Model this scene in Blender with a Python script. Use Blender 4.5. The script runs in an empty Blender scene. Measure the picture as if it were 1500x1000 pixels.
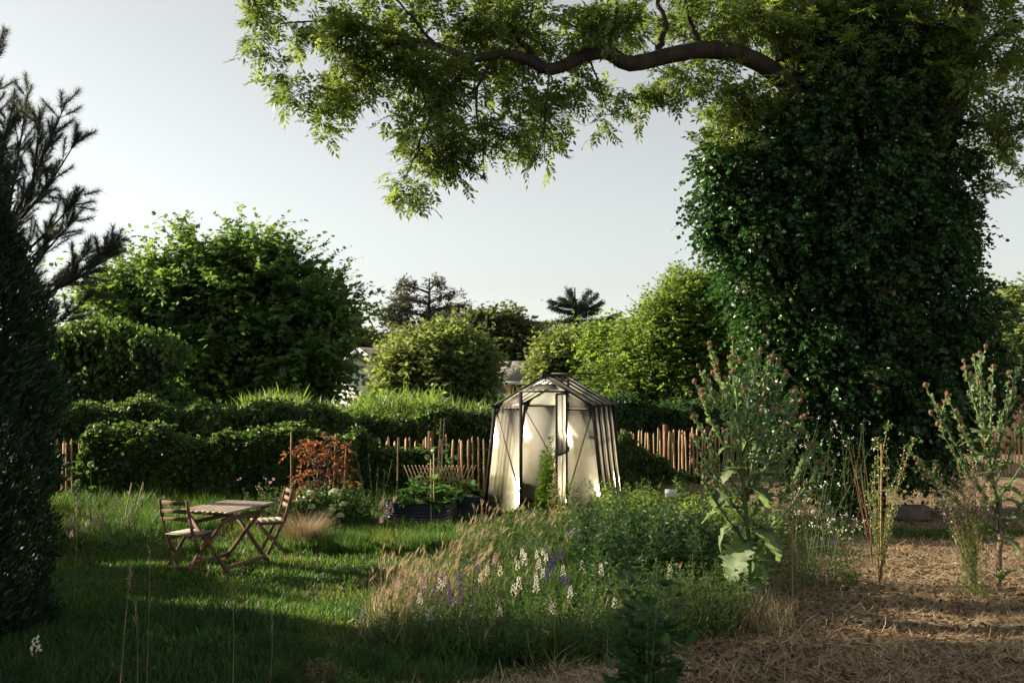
import bpy, math, random
import numpy as np
from mathutils import Vector, Matrix
# ------------------------------------------------------------------ camera, world, sun, exposure
sc = bpy.context.scene
COL = sc.collection
F = 1458.0; CH = 2.3; HZ = 553.0; PITCH = math.atan((HZ - 500) / F)
cd = bpy.data.cameras.new('camera'); cam = bpy.data.objects.new('camera', cd); COL.objects.link(cam)
cd.sensor_width = 36; cd.lens = 36 * F / 1500; cd.clip_start = 0.1; cd.clip_end = 1500
cam.location = (0, 0, CH); cam.rotation_euler = (math.pi / 2 + PITCH, 0, 0); sc.camera = cam
cd.dof.use_dof = True; cd.dof.focus_distance = 12.5; cd.dof.aperture_fstop = 4.5
SUN_EL = math.radians(19.5); SUN_AZ = math.radians(-74)     # azimuth measured from +Y towards +X
sdir = Vector((math.sin(SUN_AZ) * math.cos(SUN_EL), math.cos(SUN_AZ) * math.cos(SUN_EL), math.sin(SUN_EL)))
w = bpy.data.worlds.new('World'); sc.world = w; w.use_nodes = True
nt = w.node_tree; nt.nodes.clear()
sky = nt.nodes.new('ShaderNodeTexSky'); sky.sky_type = 'NISHITA'; sky.sun_disc = False
sky.sun_elevation = SUN_EL; sky.sun_rotation = SUN_AZ
sky.air_density = 1.0; sky.dust_density = 0.5; sky.ozone_density = 1.5
hs = nt.nodes.new('ShaderNodeHueSaturation'); hs.inputs['Saturation'].default_value = 0.22; hs.inputs['Value'].default_value = 1.0
bg = nt.nodes.new('ShaderNodeBackground'); bg.inputs[1].default_value = 0.056
wo = nt.nodes.new('ShaderNodeOutputWorld')
nt.links.new(sky.outputs[0], hs.inputs['Color']); tn = nt.nodes.new('ShaderNodeMixRGB'); tn.blend_type = 'MULTIPLY'; tn.inputs[0].default_value = 1; tn.inputs[2].default_value = (1.0, 1.0, .95, 1); nt.links.new(hs.outputs[0], tn.inputs[1]); nt.links.new(tn.outputs[0], bg.inputs[0]); nt.links.new(bg.outputs[0], wo.inputs[0])
sl = bpy.data.lights.new('sun', 'SUN'); sl.energy = 5.0; sl.angle = math.radians(0.6); sl.color = (1.0, 0.85, 0.64)
so = bpy.data.objects.new('sun', sl); COL.objects.link(so); so.rotation_euler = sdir.to_track_quat('Z', 'Y').to_euler()
so.location = (-20, 10, 20)
sc.view_settings.view_transform = 'Standard'; sc.view_settings.look = 'None'
sc.view_settings.gamma = 1; sc.view_settings.exposure = 1.68; sc.view_settings.use_curve_mapping = False
sc.cycles.max_bounces = 6; sc.cycles.transparent_max_bounces = 8; sc.cycles.transmission_bounces = 5; sc.cycles.diffuse_bounces = 3

rng = np.random.default_rng(11); random.seed(5)
PI = math.pi
# ------------------------------------------------------------------ placing helpers
_f = np.array([0, math.cos(PITCH), math.sin(PITCH)]); _u = np.array([0, -math.sin(PITCH), math.cos(PITCH)])
def ray(px, py): return _f + (px - 750) / F * np.array([1, 0, 0]) + (500 - py) / F * _u
def P(px, py, Z):
    d = ray(px, py); return np.array([0, 0, CH]) + d * (Z / d[1])
def G(px, py):
    d = ray(px, py); p = np.array([0, 0, CH]) + d * (CH / -d[2]); p[2] = hgt(p[0], p[1]); return p
def hgt(x, y):
    x = np.asarray(x, float); y = np.asarray(y, float)
    return (0.025 * np.sin(x * 1.3 + 0.6 * y) + 0.02 * np.sin(y * 1.9 - x * 0.8 + 1) + 0.012 * np.sin(x * 4.1 + 2) * np.sin(y * 3.7))
def nrm(a):
    a = np.asarray(a, float); return a / np.maximum(np.linalg.norm(a, axis=-1, keepdims=True), 1e-9)
# ------------------------------------------------------------------ geometry collector
class Geo:
    def __init__(s): s.V = []; s.R = []; s.F = {}; s.n = 0
    def add(s, V, Fs, rnd=None, mat=0):
        V = np.asarray(V, float).reshape(-1, 3); 
        if rnd is None: rnd = np.full(len(V), random.random())
        s.V.append(V); s.R.append(np.asarray(rnd, float).reshape(-1))
        for Fa in Fs:
            Fa = np.asarray(Fa, int)
            if Fa.size: s.F.setdefault((Fa.shape[1], mat), []).append(Fa + s.n)
        s.n += len(V)
    def build(s, name, mats, parent=None, origin=None, smooth=False):
        if not isinstance(mats, (list, tuple)): mats = [mats]
        me = bpy.data.meshes.new(name)
        V = np.concatenate(s.V); R = np.concatenate(s.R)
        if origin is not None: V = V - np.asarray(origin, float)
        me.vertices.add(len(V)); me.vertices.foreach_set('co', V.astype(np.float32).ravel())
        loops = []; starts = []; mi = []; c = 0
        for (k, m), L in s.F.items():
            A = np.concatenate(L); loops.append(A.ravel()); starts.append(c + np.arange(len(A)) * k); mi.append(np.full(len(A), m)); c += A.size
        loops = np.concatenate(loops); starts = np.concatenate(starts); mi = np.concatenate(mi)
        me.loops.add(len(loops)); me.loops.foreach_set('vertex_index', loops.astype(np.int32))
        me.polygons.add(len(starts)); me.polygons.foreach_set('loop_start', starts.astype(np.int32))
        me.polygons.foreach_set('material_index', mi.astype(np.int32))
        me.update(calc_edges=True)
        a = me.attributes.new('rnd', 'FLOAT', 'POINT'); a.data.foreach_set('value', R.astype(np.float32))
        if smooth: me.polygons.foreach_set('use_smooth', np.ones(len(starts), bool))
        for m in mats: me.materials.append(m)
        o = bpy.data.objects.new(name, me); COL.objects.link(o)
        if parent is not None: o.parent = parent
        return o
def tag(o, label=None, cat=None, group=None, kind=None):
    if label: o['label'] = label
    if cat: o['category'] = cat
    if group: o['group'] = group
    if kind: o['kind'] = kind
    return o
def thing(name, label, cat, loc=(0, 0, 0), rotz=0, group=None):
    o = bpy.data.objects.new(name, None); COL.objects.link(o); o.location = tuple(float(v) for v in loc); o.rotation_euler = (0, 0, rotz)
    o.empty_display_size = 0.1
    return tag(o, label, cat, group)
def copy_tree(o, parent=None):
    c = o.copy(); COL.objects.link(c); c.parent = parent
    for ch in list(o.children): copy_tree(ch, c)
    return c
def stamp(g, T, TF, o, X, Y, Z, rnd=None, mat=0):
    T = np.asarray(T, float); N = len(o); k = len(T)
    V = o[:, None, :] + T[None, :, 0:1] * X[:, None, :] + T[None, :, 1:2] * Y[:, None, :] + T[None, :, 2:3] * Z[:, None, :]
    if rnd is None: rnd = rng.random(N)
    off = (np.arange(N) * k)
    Fs = []
    for k2 in sorted(set(len(f) for f in TF)):
        A = np.array([f for f in TF if len(f) == k2]); Fs.append((A[None] + off[:, None, None]).reshape(-1, k2))
    g.add(V, Fs, np.repeat(rnd, k), mat)
TL = {
 'rhomb': ([(0,0,0),(.42,.5,.12),(1,0,0),(.42,-.5,.12)], [(0,1,2,3)]),
 'oval': ([(0,0,0),(.3,.48,.14),(.72,.36,.1),(1,0,-.05),(.72,-.36,.1),(.3,-.48,.14)], [(0,1,2,3),(0,3,4,5)]),
 'star': ([(0,0,0),(.15,.5,.05),(.5,.25,.05),(.65,.5,.0),(1,0,-.08),(.65,-.5,0),(.5,-.25,.05),(.15,-.5,.05)], [(0,1,2),(0,2,4,6),(2,3,4),(4,5,6),(0,6,7)]),
 'tri': ([(0,.5,0),(0,-.5,0),(1,0,0)], [(0,1,2)]),
 'blade': ([(0,.5,0),(0,-.5,0),(.55,-.38,.10),(.55,.38,.10),(1,0,.38)], [(0,1,2,3),(3,2,4)]),
}
def leaves(g, pos, d, n, L, W, shape='rhomb', rnd=None, mat=0):
    d = nrm(d); s = nrm(np.cross(n, d)); n2 = np.cross(d, s)
    N = len(pos); L = np.broadcast_to(np.asarray(L, float), (N,)); W = np.broadcast_to(np.asarray(W, float), (N,))
    T, TF = TL[shape]
    h = L if shape == 'blade' else W
    stamp(g, T, TF, pos, d * L[:, None], s * W[:, None], n2 * h[:, None], rnd, mat)
def tubes(g, Pp, R, sides=5, mat=0, rnd=None, cap=False):
    Pp = np.asarray(Pp, float)
    if Pp.ndim == 2: Pp = Pp[None]
    B, n, _ = Pp.shape; R = np.broadcast_to(np.asarray(R, float), (B, n)) if np.ndim(R) < 2 else np.asarray(R, float)
    T = nrm(np.gradient(Pp, axis=1)); ov = nrm(Pp[:, -1] - Pp[:, 0])
    ref = np.where(np.abs(ov[:, 2:3]) > .8, np.array([[1., 0, 0]]), np.array([[0, 0, 1.]]))[:, None, :]
    A = nrm(np.cross(T, np.broadcast_to(ref, T.shape))); Bn = np.cross(T, A)
    th = np.arange(sides) * 2 * PI / sides
    V = Pp[:, :, None, :] + R[:, :, None, None] * (np.cos(th)[None, None, :, None] * A[:, :, None, :] + np.sin(th)[None, None, :, None] * Bn[:, :, None, :])
    i = np.arange(n - 1)[:, None] * sides; j = np.arange(sides)[None]; j2 = (j + 1) % sides
    q = np.stack([i + j, i + j2, i + sides + j2, i + sides + j], -1).reshape(-1, 4)
    Fa = (q[None] + (np.arange(B) * n * sides)[:, None, None]).reshape(-1, 4)
    if rnd is None: rnd = rng.random(B)
    fs = [Fa]
    if cap: fs.append(((np.arange(sides) + (n - 1) * sides)[None] + (np.arange(B) * n * sides)[:, None]))
    g.add(V, fs, np.repeat(rnd, n * sides), mat)
BF = [(0,3,2,1),(4,5,6,7),(0,1,5,4),(1,2,6,5),(2,3,7,6),(3,0,4,7)]
def bar(g, a, b, w, t, up=(0, 0, 1), mat=0, ext=0):
    """bevelless bar from a to b, w across, t along up"""
    a = np.array(a, float); b = np.array(b, float); d = nrm(b - a); a = a - d * ext; b = b + d * ext
    up = np.array(up, float)
    if abs(np.dot(nrm(up), d)) > .97: up = np.array([0, 1., 0])
    s = nrm(np.cross(d, up)); u = np.cross(s, d)
    V = [p + s * i * w / 2 + u * j * t / 2 for p in (a, b) for i, j in ((-1, -1), (1, -1), (1, 1), (-1, 1))]
    g.add(V, [BF], None, mat)
def bevbar(g, a, b, w, t, up=(0, 0, 1), bv=.004, mat=0):
    """bar with chamfered long edges (octagonal section)"""
    a = np.array(a, float); b = np.array(b, float); d = nrm(b - a); up = np.array(up, float)
    if abs(np.dot(nrm(up), d)) > .97: up = np.array([0, 1., 0])
    s = nrm(np.cross(d, up)); u = np.cross(s, d); W = w / 2; T = t / 2
    sec = [(-W+bv,-T),(W-bv,-T),(W,-T+bv),(W,T-bv),(W-bv,T),(-W+bv,T),(-W,T-bv),(-W,-T+bv)]
    V = [p + s * i + u * j for p in (a, b) for i, j in sec]
    Fq = [(k, (k + 1) % 8, 8 + (k + 1) % 8, 8 + k) for k in range(8)]
    g.add(V, [Fq, [tuple(range(7, -1, -1)), tuple(range(8, 16))]], None, mat)
def slab(g, pts, th, mat=0):
    """polygon pts (planar) given thickness th along its normal"""
    p = np.array(pts, float); n = nrm(np.cross(p[1] - p[0], p[2] - p[0])); k = len(p)
    V = np.concatenate([p - n * th / 2, p + n * th / 2])
    g.add(V, [[tuple(range(k - 1, -1, -1)), tuple(range(k, 2 * k))], [(i, (i + 1) % k, k + (i + 1) % k, k + i) for i in range(k)]] if k != 4 else
          [[(3,2,1,0),(4,5,6,7)] + [(i, (i + 1) % 4, 4 + (i + 1) % 4, 4 + i) for i in range(4)]], None, mat)
def bez(a, b, c, n=8):
    t = np.linspace(0, 1, n)[:, None]; a, b, c = (np.array(v, float) for v in (a, b, c))
    return (1 - t) ** 2 * a + 2 * t * (1 - t) * b + t * t * c
# ------------------------------------------------------------------ materials
def newmat(name):
    m = bpy.data.materials.new(name); m.use_nodes = True; nt = m.node_tree; nt.nodes.clear()
    return m, nt, (lambda t: nt.nodes.new('ShaderNode' + t)), nt.links.new
def mat_leaf(name, c0, c1, tr=.4, rough=.5, spec=.35, warm=1.0, nscale=.9, brown=0.0):
    m, nt, N, L = newmat(name)
    at = N('Attribute'); at.attribute_name = 'rnd'; tc = N('TexCoord'); no = N('TexNoise'); no.inputs['Scale'].default_value = nscale; no.inputs['Detail'].default_value = 2
    L(tc.outputs['Object'], no.inputs['Vector'])
    ad = N('Math'); ad.operation = 'MULTIPLY_ADD'; L(no.outputs[0], ad.inputs[0]); ad.inputs[1].default_value = 1.1; ad.inputs[2].default_value = -.55
    a2 = N('Math'); a2.operation = 'ADD'; a2.use_clamp = True; L(at.outputs['Fac'], a2.inputs[0]); L(ad.outputs[0], a2.inputs[1])
    cr = N('ValToRGB'); L(a2.outputs[0], cr.inputs[0]); e = cr.color_ramp.elements
    e[0].color = (*c0, 1); e[1].color = (*c1, 1); e[0].position = .1; e[1].position = .92
    if brown > 0:
        x = cr.color_ramp.elements.new(1 - brown); x.color = (*c1, 1); e[-1].position = 1.0; e[-1].color = (.20, .15, .06, 1)
    pr = N('BsdfPrincipled'); L(cr.outputs[0], pr.inputs['Base Color']); pr.inputs['Roughness'].default_value = rough
    pr.inputs['Specular IOR Level'].default_value = spec
    tl = N('BsdfTranslucent'); mx = N('MixRGB'); mx.blend_type = 'MULTIPLY'; mx.inputs[0].default_value = 1; L(cr.outputs[0], mx.inputs[1])
    mx.inputs[2].default_value = (2.05 * warm, 2.0, 1.05, 1) if warm > .7 else (1.25, 1.1, .95, 1); L(mx.outputs[0], tl.inputs[0])
    ms = N('MixShader'); ms.inputs[0].default_value = tr; L(pr.outputs[0], ms.inputs[1]); L(tl.outputs[0], ms.inputs[2])
    o = N('OutputMaterial'); L(ms.outputs[0], o.inputs[0]); return m
def mat_noise(name, c0, c1, scale=6, rough=.8, bump=.3, stretch=(1, 1, 1), spec=.3, metal=0, detail=6, p0=.3, p1=.7, bd=.02):
    m, nt, N, L = newmat(name)
    tc = N('TexCoord'); mp = N('Mapping'); mp.inputs['Scale'].default_value = stretch; L(tc.outputs['Object'], mp.inputs[0])
    no = N('TexNoise'); no.inputs['Scale'].default_value = scale; no.inputs['Detail'].default_value = detail; L(mp.outputs[0], no.inputs['Vector'])
    at = N('Attribute'); at.attribute_name = 'rnd'
    ad = N('Math'); ad.operation = 'MULTIPLY_ADD'; L(at.outputs['Fac'], ad.inputs[0]); ad.inputs[1].default_value = .25; L(no.outputs[0], ad.inputs[2])
    sb = N('Math'); sb.operation = 'SUBTRACT'; L(ad.outputs[0], sb.inputs[0]); sb.inputs[1].default_value = .12
    cr = N('ValToRGB'); L(sb.outputs[0], cr.inputs[0]); e = cr.color_ramp.elements; e[0].color = (*c0, 1); e[1].color = (*c1, 1); e[0].position = p0; e[1].position = p1
    pr = N('BsdfPrincipled'); L(cr.outputs[0], pr.inputs['Base Color']); pr.inputs['Roughness'].default_value = rough; pr.inputs['Specular IOR Level'].default_value = spec; pr.inputs['Metallic'].default_value = metal
    if bump:
        b = N('Bump'); b.inputs['Strength'].default_value = bump; b.inputs['Distance'].default_value = bd; L(no.outputs[0], b.inputs['Height']); L(b.outputs[0], pr.inputs['Normal'])
    o = N('OutputMaterial'); L(pr.outputs[0], o.inputs[0]); return m
def mat_pane(name):
    m, nt, N, L = newmat(name)
    tc = N('TexCoord'); no = N('TexNoise'); no.inputs['Scale'].default_value = 2.2; no.inputs['Detail'].default_value = 6; L(tc.outputs['Object'], no.inputs['Vector'])
    sp = N('SeparateXYZ'); L(tc.outputs['Object'], sp.inputs[0])
    # algae and dust: more towards the bottom of the panes, broken up by noise
    mr = N('MapRange'); L(sp.outputs['Z'], mr.inputs[0]); mr.inputs[1].default_value = 1.7; mr.inputs[2].default_value = .1; mr.inputs[3].default_value = 0; mr.inputs[4].default_value = .45
    ad = N('Math'); ad.operation = 'ADD'; L(mr.outputs[0], ad.inputs[0]); L(no.outputs[0], ad.inputs[1])
    cr = N('ValToRGB'); L(ad.outputs[0], cr.inputs[0]); e = cr.color_ramp.elements
    e[0].position = .45; e[0].color = (.90, .89, .85, 1); e[1].position = .95; e[1].color = (.46, .48, .28, 1)
    mid = e.new(.75); mid.color = (.78, .76, .64, 1)
    wv = N('TexWave'); wv.inputs['Scale'].default_value = 22; L(tc.outputs['Object'], wv.inputs['Vector'])
    bp = N('Bump'); bp.inputs['Strength'].default_value = .15; bp.inputs['Distance'].default_value = .003; L(wv.outputs[0], bp.inputs['Height'])
    n3 = N('TexNoise'); n3.inputs['Scale'].default_value = 5; L(tc.outputs['Object'], n3.inputs['Vector'])
    b2 = N('Bump'); b2.inputs['Strength'].default_value = .06; b2.inputs['Distance'].default_value = .01; L(n3.outputs[0], b2.inputs['Height']); L(bp.outputs[0], b2.inputs['Normal'])
    df = N('BsdfDiffuse'); tl = N('BsdfTranslucent'); gl = N('BsdfGlossy'); gl.inputs['Roughness'].default_value = .18; tp = N('BsdfTransparent')
    for x in (df, tl): L(cr.outputs[0], x.inputs[0]); L(b2.outputs[0], x.inputs['Normal'])
    L(b2.outputs[0], gl.inputs['Normal'])
    rf = tp; rf.inputs[0].default_value = (.98, .97, .93, 1)
    m1 = N('MixShader'); m1.inputs[0].default_value = .86; L(df.outputs[0], m1.inputs[1]); L(tl.outputs[0], m1.inputs[2])
    m2 = N('MixShader'); m2.inputs[0].default_value = .5; L(m1.outputs[0], m2.inputs[1]); L(rf.outputs[0], m2.inputs[2])
    fr = N('Fresnel'); fr.inputs[0].default_value = 1.35; m3 = N('MixShader'); L(fr.outputs[0], m3.inputs[0]); L(m2.outputs[0], m3.inputs[1]); L(gl.outputs[0], m3.inputs[2])
    o = N('OutputMaterial'); L(m3.outputs[0], o.inputs[0]); return m
M = {}
M['ash'] = mat_leaf('ash_leaf', (.05, .085, .022), (.135, .18, .055), .5, .5, .35)
M['ivy'] = mat_leaf('ivy_leaf', (.014, .042, .012), (.045, .105, .028), .3, .38, .5, .8, brown=.02)
M['vine'] = mat_leaf('vine_leaf', (.025, .055, .015), (.08, .13, .035), .45, .5, .35)
M['maple'] = mat_leaf('maple_leaf', (.045, .095, .03), (.12, .19, .06), .55, .5, .35)
M['light'] = mat_leaf('light_leaf', (.075, .13, .03), (.15, .22, .06), .5, .5, .3)
M['olive'] = mat_leaf('olive_leaf', (.08, .12, .045), (.18, .22, .09), .48, .55, .3)
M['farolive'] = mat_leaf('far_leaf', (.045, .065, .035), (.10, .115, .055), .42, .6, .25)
M['pine'] = mat_leaf('pine_needle', (.03, .045, .035), (.085, .10, .07), .15, .5, .35)
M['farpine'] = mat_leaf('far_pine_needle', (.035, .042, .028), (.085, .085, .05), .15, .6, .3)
M['spruce'] = mat_leaf('spruce_needle', (.02, .035, .022), (.045, .065, .04), .15, .6, .3)
M['thuja'] = mat_leaf('thuja_scale', (.008, .022, .010), (.022, .048, .02), .15, .6, .25)
M['grass'] = mat_leaf('lawn_blade', (.024, .074, .015), (.078, .145, .03), .42, .5, .3, brown=.03)
M['dry'] = mat_leaf('dry_grass', (.19, .155, .09), (.46, .385, .25), .4, .7, .2, .62)
M['tall'] = mat_leaf('tall_grass', (.06, .12, .03), (.15, .21, .06), .42, .5, .3)
M['herb'] = mat_leaf('herb_leaf', (.03, .075, .02), (.075, .13, .035), .4, .5, .3)
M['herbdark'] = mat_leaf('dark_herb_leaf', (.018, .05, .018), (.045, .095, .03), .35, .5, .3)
M['grey'] = mat_leaf('thistle_leaf', (.08, .125, .065), (.175, .23, .115), .38, .6, .25, .9)
M['veg'] = mat_leaf('cabbage_leaf', (.04, .11, .03), (.09, .17, .05), .4, .4, .4)
M['tomato'] = mat_leaf('tomato_leaf', (.08, .17, .03), (.17, .29, .06), .5, .5, .3)
M['red'] = mat_leaf('red_leaf', (.13, .045, .022), (.38, .19, .075), .5, .5, .3, .55)
M['white'] = mat_leaf('white_petal', (.62, .60, .55), (.8, .79, .74), .25, .6, .2, .45)
M['purple'] = mat_leaf('purple_petal', (.045, .025, .22), (.13, .06, .36), .3, .6, .2, .4)
M['pink'] = mat_leaf('pink_petal', (.45, .26, .34), (.62, .45, .5), .3, .6, .2, .45)
M['cream'] = mat_leaf('hydrangea_floret', (.42, .47, .26), (.6, .63, .42), .3, .6, .2, .45)
M['head'] = mat_leaf('thistle_head', (.14, .09, .05), (.30, .19, .11), .2, .7, .2, .5)
M['stem'] = mat_leaf('green_stem', (.06, .085, .035), (.13, .15, .07), .1, .6, .25)
M['drystem'] = mat_noise('dry_stem', (.13, .075, .04), (.30, .19, .11), 12, .8, .2)
M['bark'] = mat_noise('bark', (.014, .011, .009), (.045, .036, .028), 5, .9, .8, (1, 1, .35), .2)
M['palebark'] = mat_noise('pale_bark', (.10, .08, .06), (.2, .16, .12), 5, .9, .5, (1, 1, .35), .2)
M['wood'] = mat_noise('weathered_teak', (.075, .042, .024), (.17, .105, .062), 9, .75, .35, (1, 1, 1), .25, bd=.004)
M['woodtop'] = mat_noise('pale_teak', (.20, .155, .12), (.36, .29, .235), 7, .7, .3, (1, 1, 1), .3, bd=.004)  # paler teak for the tabletop and seat slats
M['picket'] = mat_noise('chestnut_paling', (.34, .21, .12), (.62, .43, .26), 7, .8, .5, (1, 1, .3), .2, bd=.006)
M['post'] = mat_noise('fence_post', (.12, .06, .03), (.26, .14, .075), 6, .85, .5, (1, 1, .3), .2)
M['bamboo'] = mat_noise('stake_wood', (.28, .19, .11), (.44, .32, .2), 9, .7, .2, (1, 1, .3), .3)
M['frame'] = mat_noise('dark_aluminium', (.014, .012, .011), (.02, .017, .015), 14, .6, .05, spec=.25)
M['brace'] = mat_noise('brace_metal', (.12, .085, .05), (.2, .15, .09), 14, .45, .05, spec=.5)
M['pane'] = mat_pane('polycarbonate')
M['bedmetal'] = mat_noise('slate_blue_steel', (.018, .024, .034), (.04, .05, .065), 6, .35, .05, spec=.5)
M['soil'] = mat_noise('soil', (.03, .02, .013), (.075, .05, .033), 18, .95, .8, spec=.1)
M['render'] = mat_noise('white_render', (.72, .70, .66), (.82, .8, .76), 3, .85, .1)
M['roofgrey'] = mat_noise('roofing_felt', (.13, .12, .115), (.24, .22, .21), 4, .8, .2)
M['roofdark'] = mat_noise('dark_tiles', (.05, .04, .04), (.10, .08, .075), 6, .8, .3)
M['tin'] = mat_noise('corrugated_tin', (.3, .36, .46), (.48, .54, .62), 4, .4, .1, metal=.3)
M['glass'] = mat_noise('window_glass', (.03, .035, .04), (.05, .055, .06), 2, .1, 0, spec=.6)
M['stone'] = mat_noise('stone', (.07, .055, .045), (.15, .12, .10), 8, .9, .5)
M['card'] = mat_noise('white_card', (.55, .55, .52), (.7, .7, .66), 6, .6, .05)
M['thistlestalk'] = mat_noise('dry_thistle_stalk', (.17, .11, .075), (.34, .24, .17), 10, .8, .3)
# ------------------------------------------------------------------ ground
def mulch_edge(y):      # x where the mulched plot begins, as a function of distance
    return np.interp(y, [0, 7.0, 8.0, 9, 10, 12, 16, 24, 30], [-1.6, -1.2, .3, 1.9, 2.4, 2.8, 3.0, 3.4, 3.4])
def axis(lo, hi, step, far):
    a = np.arange(lo, hi + 1e-6, step); return np.concatenate([[-far, -far * .4, -far * .15], a, [far * .15, far * .4, far]])
xs = axis(-13, 15, .12, 600); ys = axis(3.5, 26, .12, 600); xs.sort(); ys.sort()
X, Y = np.meshgrid(xs, ys); inn = (np.abs(X) < 14) & (Y > 2) & (Y < 27)
Zg = np.where(inn, hgt(X, Y), 0); mm = (X > mulch_edge(Y))
Zg = Zg + np.where(inn & mm, .018 * np.sin(X * 9 + 2 * np.sin(Y * 5)) * np.sin(Y * 8 + np.sin(X * 6)), 0) + np.where(inn, rng.normal(0, .006, X.shape), 0)
nx, ny = len(xs), len(ys); V = np.stack([X, Y, Zg], -1).reshape(-1, 3)
i, j = np.meshgrid(np.arange(nx - 1), np.arange(ny - 1)); a = (j * nx + i).ravel()
g = Geo(); zone = np.clip((X - mulch_edge(Y)) / .5 + .5, 0, 1); zone = np.where(Y < 27, zone, 0)
g.add(V, [np.stack([a, a + 1, a + 1 + nx, a + nx], -1)], zone.ravel())
m, nt, N, L = newmat('ground_cover'); M['ground'] = m
tc = N('TexCoord'); at = N('Attribute'); at.attribute_name = 'rnd'
n1 = N('TexNoise'); n1.inputs['Scale'].default_value = 2.0; n1.inputs['Detail'].default_value = 8; L(tc.outputs['Object'], n1.inputs['Vector'])
n2 = N('TexNoise'); n2.inputs['Scale'].default_value = 28; n2.inputs['Detail'].default_value = 8; L(tc.outputs['Object'], n2.inputs['Vector'])
c1 = N('ValToRGB'); L(n2.outputs[0], c1.inputs[0]); e = c1.color_ramp.elements; e[0].color = (.018, .03, .01, 1); e[1].color = (.06, .075, .025, 1); e[0].position = .3; e[1].position = .7
c2 = N('ValToRGB'); L(n2.outputs[0], c2.inputs[0]); e = c2.color_ramp.elements; e[0].color = (.07, .052, .034, 1); e[1].color = (.33, .245, .155, 1); e[0].position = .3; e[1].position = .72
ma = N('MixRGB'); ad = N('Math'); ad.operation = 'MULTIPLY_ADD'; L(n1.outputs[0], ad.inputs[0]); ad.inputs[1].default_value = 1.0; ad.inputs[2].default_value = -.5
a2 = N('Math'); a2.operation = 'ADD'; a2.use_clamp = True; L(at.outputs['Fac'], a2.inputs[0]); L(ad.outputs[0], a2.inputs[1])
L(a2.outputs[0], ma.inputs[0]); L(c1.outputs[0], ma.inputs[1]); L(c2.outputs[0], ma.inputs[2])
pr = N('BsdfPrincipled'); pr.inputs['Roughness'].default_value = .95; pr.inputs['Specular IOR Level'].default_value = .1; L(ma.outputs[0], pr.inputs['Base Color'])
b = N('Bump'); b.inputs['Strength'].default_value = .9; b.inputs['Distance'].default_value = .04; L(n2.outputs[0], b.inputs['Height']); L(b.outputs[0], pr.inputs['Normal'])
o = N('OutputMaterial'); L(pr.outputs[0], o.inputs[0])
tag(g.build('ground', M['ground'], smooth=True), kind='structure')
# ------------------------------------------------------------------ vegetation helpers
def randdir(n): return nrm(rng.normal(size=(n, 3)))
def blob_points(blobs, shell=.45):
    """blobs: (center, radii, count) -> clump centres, outward directions"""
    C = []; O = []
    for c, r, k in blobs:
        k = int(k); d = randdir(k); rr = (shell + (1 - shell) * rng.random(k)) ** .6
        ph = random.uniform(0, 6); lump = 1 + .16 * np.sin(d[:, 0] * 5 + ph) * np.sin(d[:, 2] * 6 + ph * 2) + .12 * np.sin(d[:, 0] * 11 - d[:, 2] * 9 + ph)
        C.append(np.array(c) + d * np.array(r) * (rr * lump)[:, None]); O.append(d)
    return np.concatenate(C), np.concatenate(O)
def twigs(C, O, per, sig, tl, out=1.0, up=.3, rnd=.7, droop=.25):
    n = len(C) * per; S = np.repeat(C, per, 0) + rng.normal(size=(n, 3)) * np.array(sig)
    D = nrm(np.repeat(O, per, 0) * out + np.array([0, 0, up]) + rng.normal(size=(n, 3)) * rnd)
    q = rng.random(n); Lr = tl * (.5 + .6 * q + 1.1 * q ** 8); cr = np.repeat(rng.random(len(C)), per)
    return S, D, Lr, droop, cr
def twig_pts(tw, t):
    S, D, Lr, droop, cr = tw
    return S[:, None] + D[:, None] * (t * Lr[:, None])[..., None] - np.array([0, 0, 1.]) * (droop * Lr[:, None] * t ** 2)[..., None]
def twig_leaves(g, tw, nl, L, W, shape='rhomb', mat=0, side=1.0, flat=.6, clumpvar=.5, fold=0.):
    S, D, Lr, droop, cr = tw; n = len(S)
    t = (np.linspace(.12, 1, nl)[None] + rng.normal(size=(n, nl)) * .04); p = twig_pts(tw, t).reshape(-1, 3)
    Dr = np.repeat(D, nl, 0); sd = nrm(np.cross(Dr, [0, 0, 1.])); sg = np.tile(np.where(np.arange(nl) % 2, 1., -1.), n)[:, None]
    ld = nrm(Dr * .7 + sd * sg * side + rng.normal(size=p.shape) * .35 - np.array([0, 0, .25 * (1 + droop)]))
    nn = nrm(np.array([0, 0, 1.]) + rng.normal(size=p.shape) * flat)
    sc_ = .7 + .6 * rng.random(len(p))
    rv = np.clip(np.repeat(cr, nl) * clumpvar + rng.random(len(p)) * (1 - clumpvar), 0, 1)
    leaves(g, p, ld, nn, L * sc_, W * sc_, shape, rv, mat)
def twig_wood(g, tw, r=.004, mat=1, frac=1.0, sides=3):
    n = int(len(tw[0]) * frac); tw2 = (tw[0][:n], tw[1][:n], tw[2][:n], tw[3], tw[4][:n])
    t = np.broadcast_to(np.array([0., .5, 1.]), (n, 3)); tubes(g, twig_pts(tw2, t), np.tile([r, r * .7, r * .3], (n, 1)), sides, mat)
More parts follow.
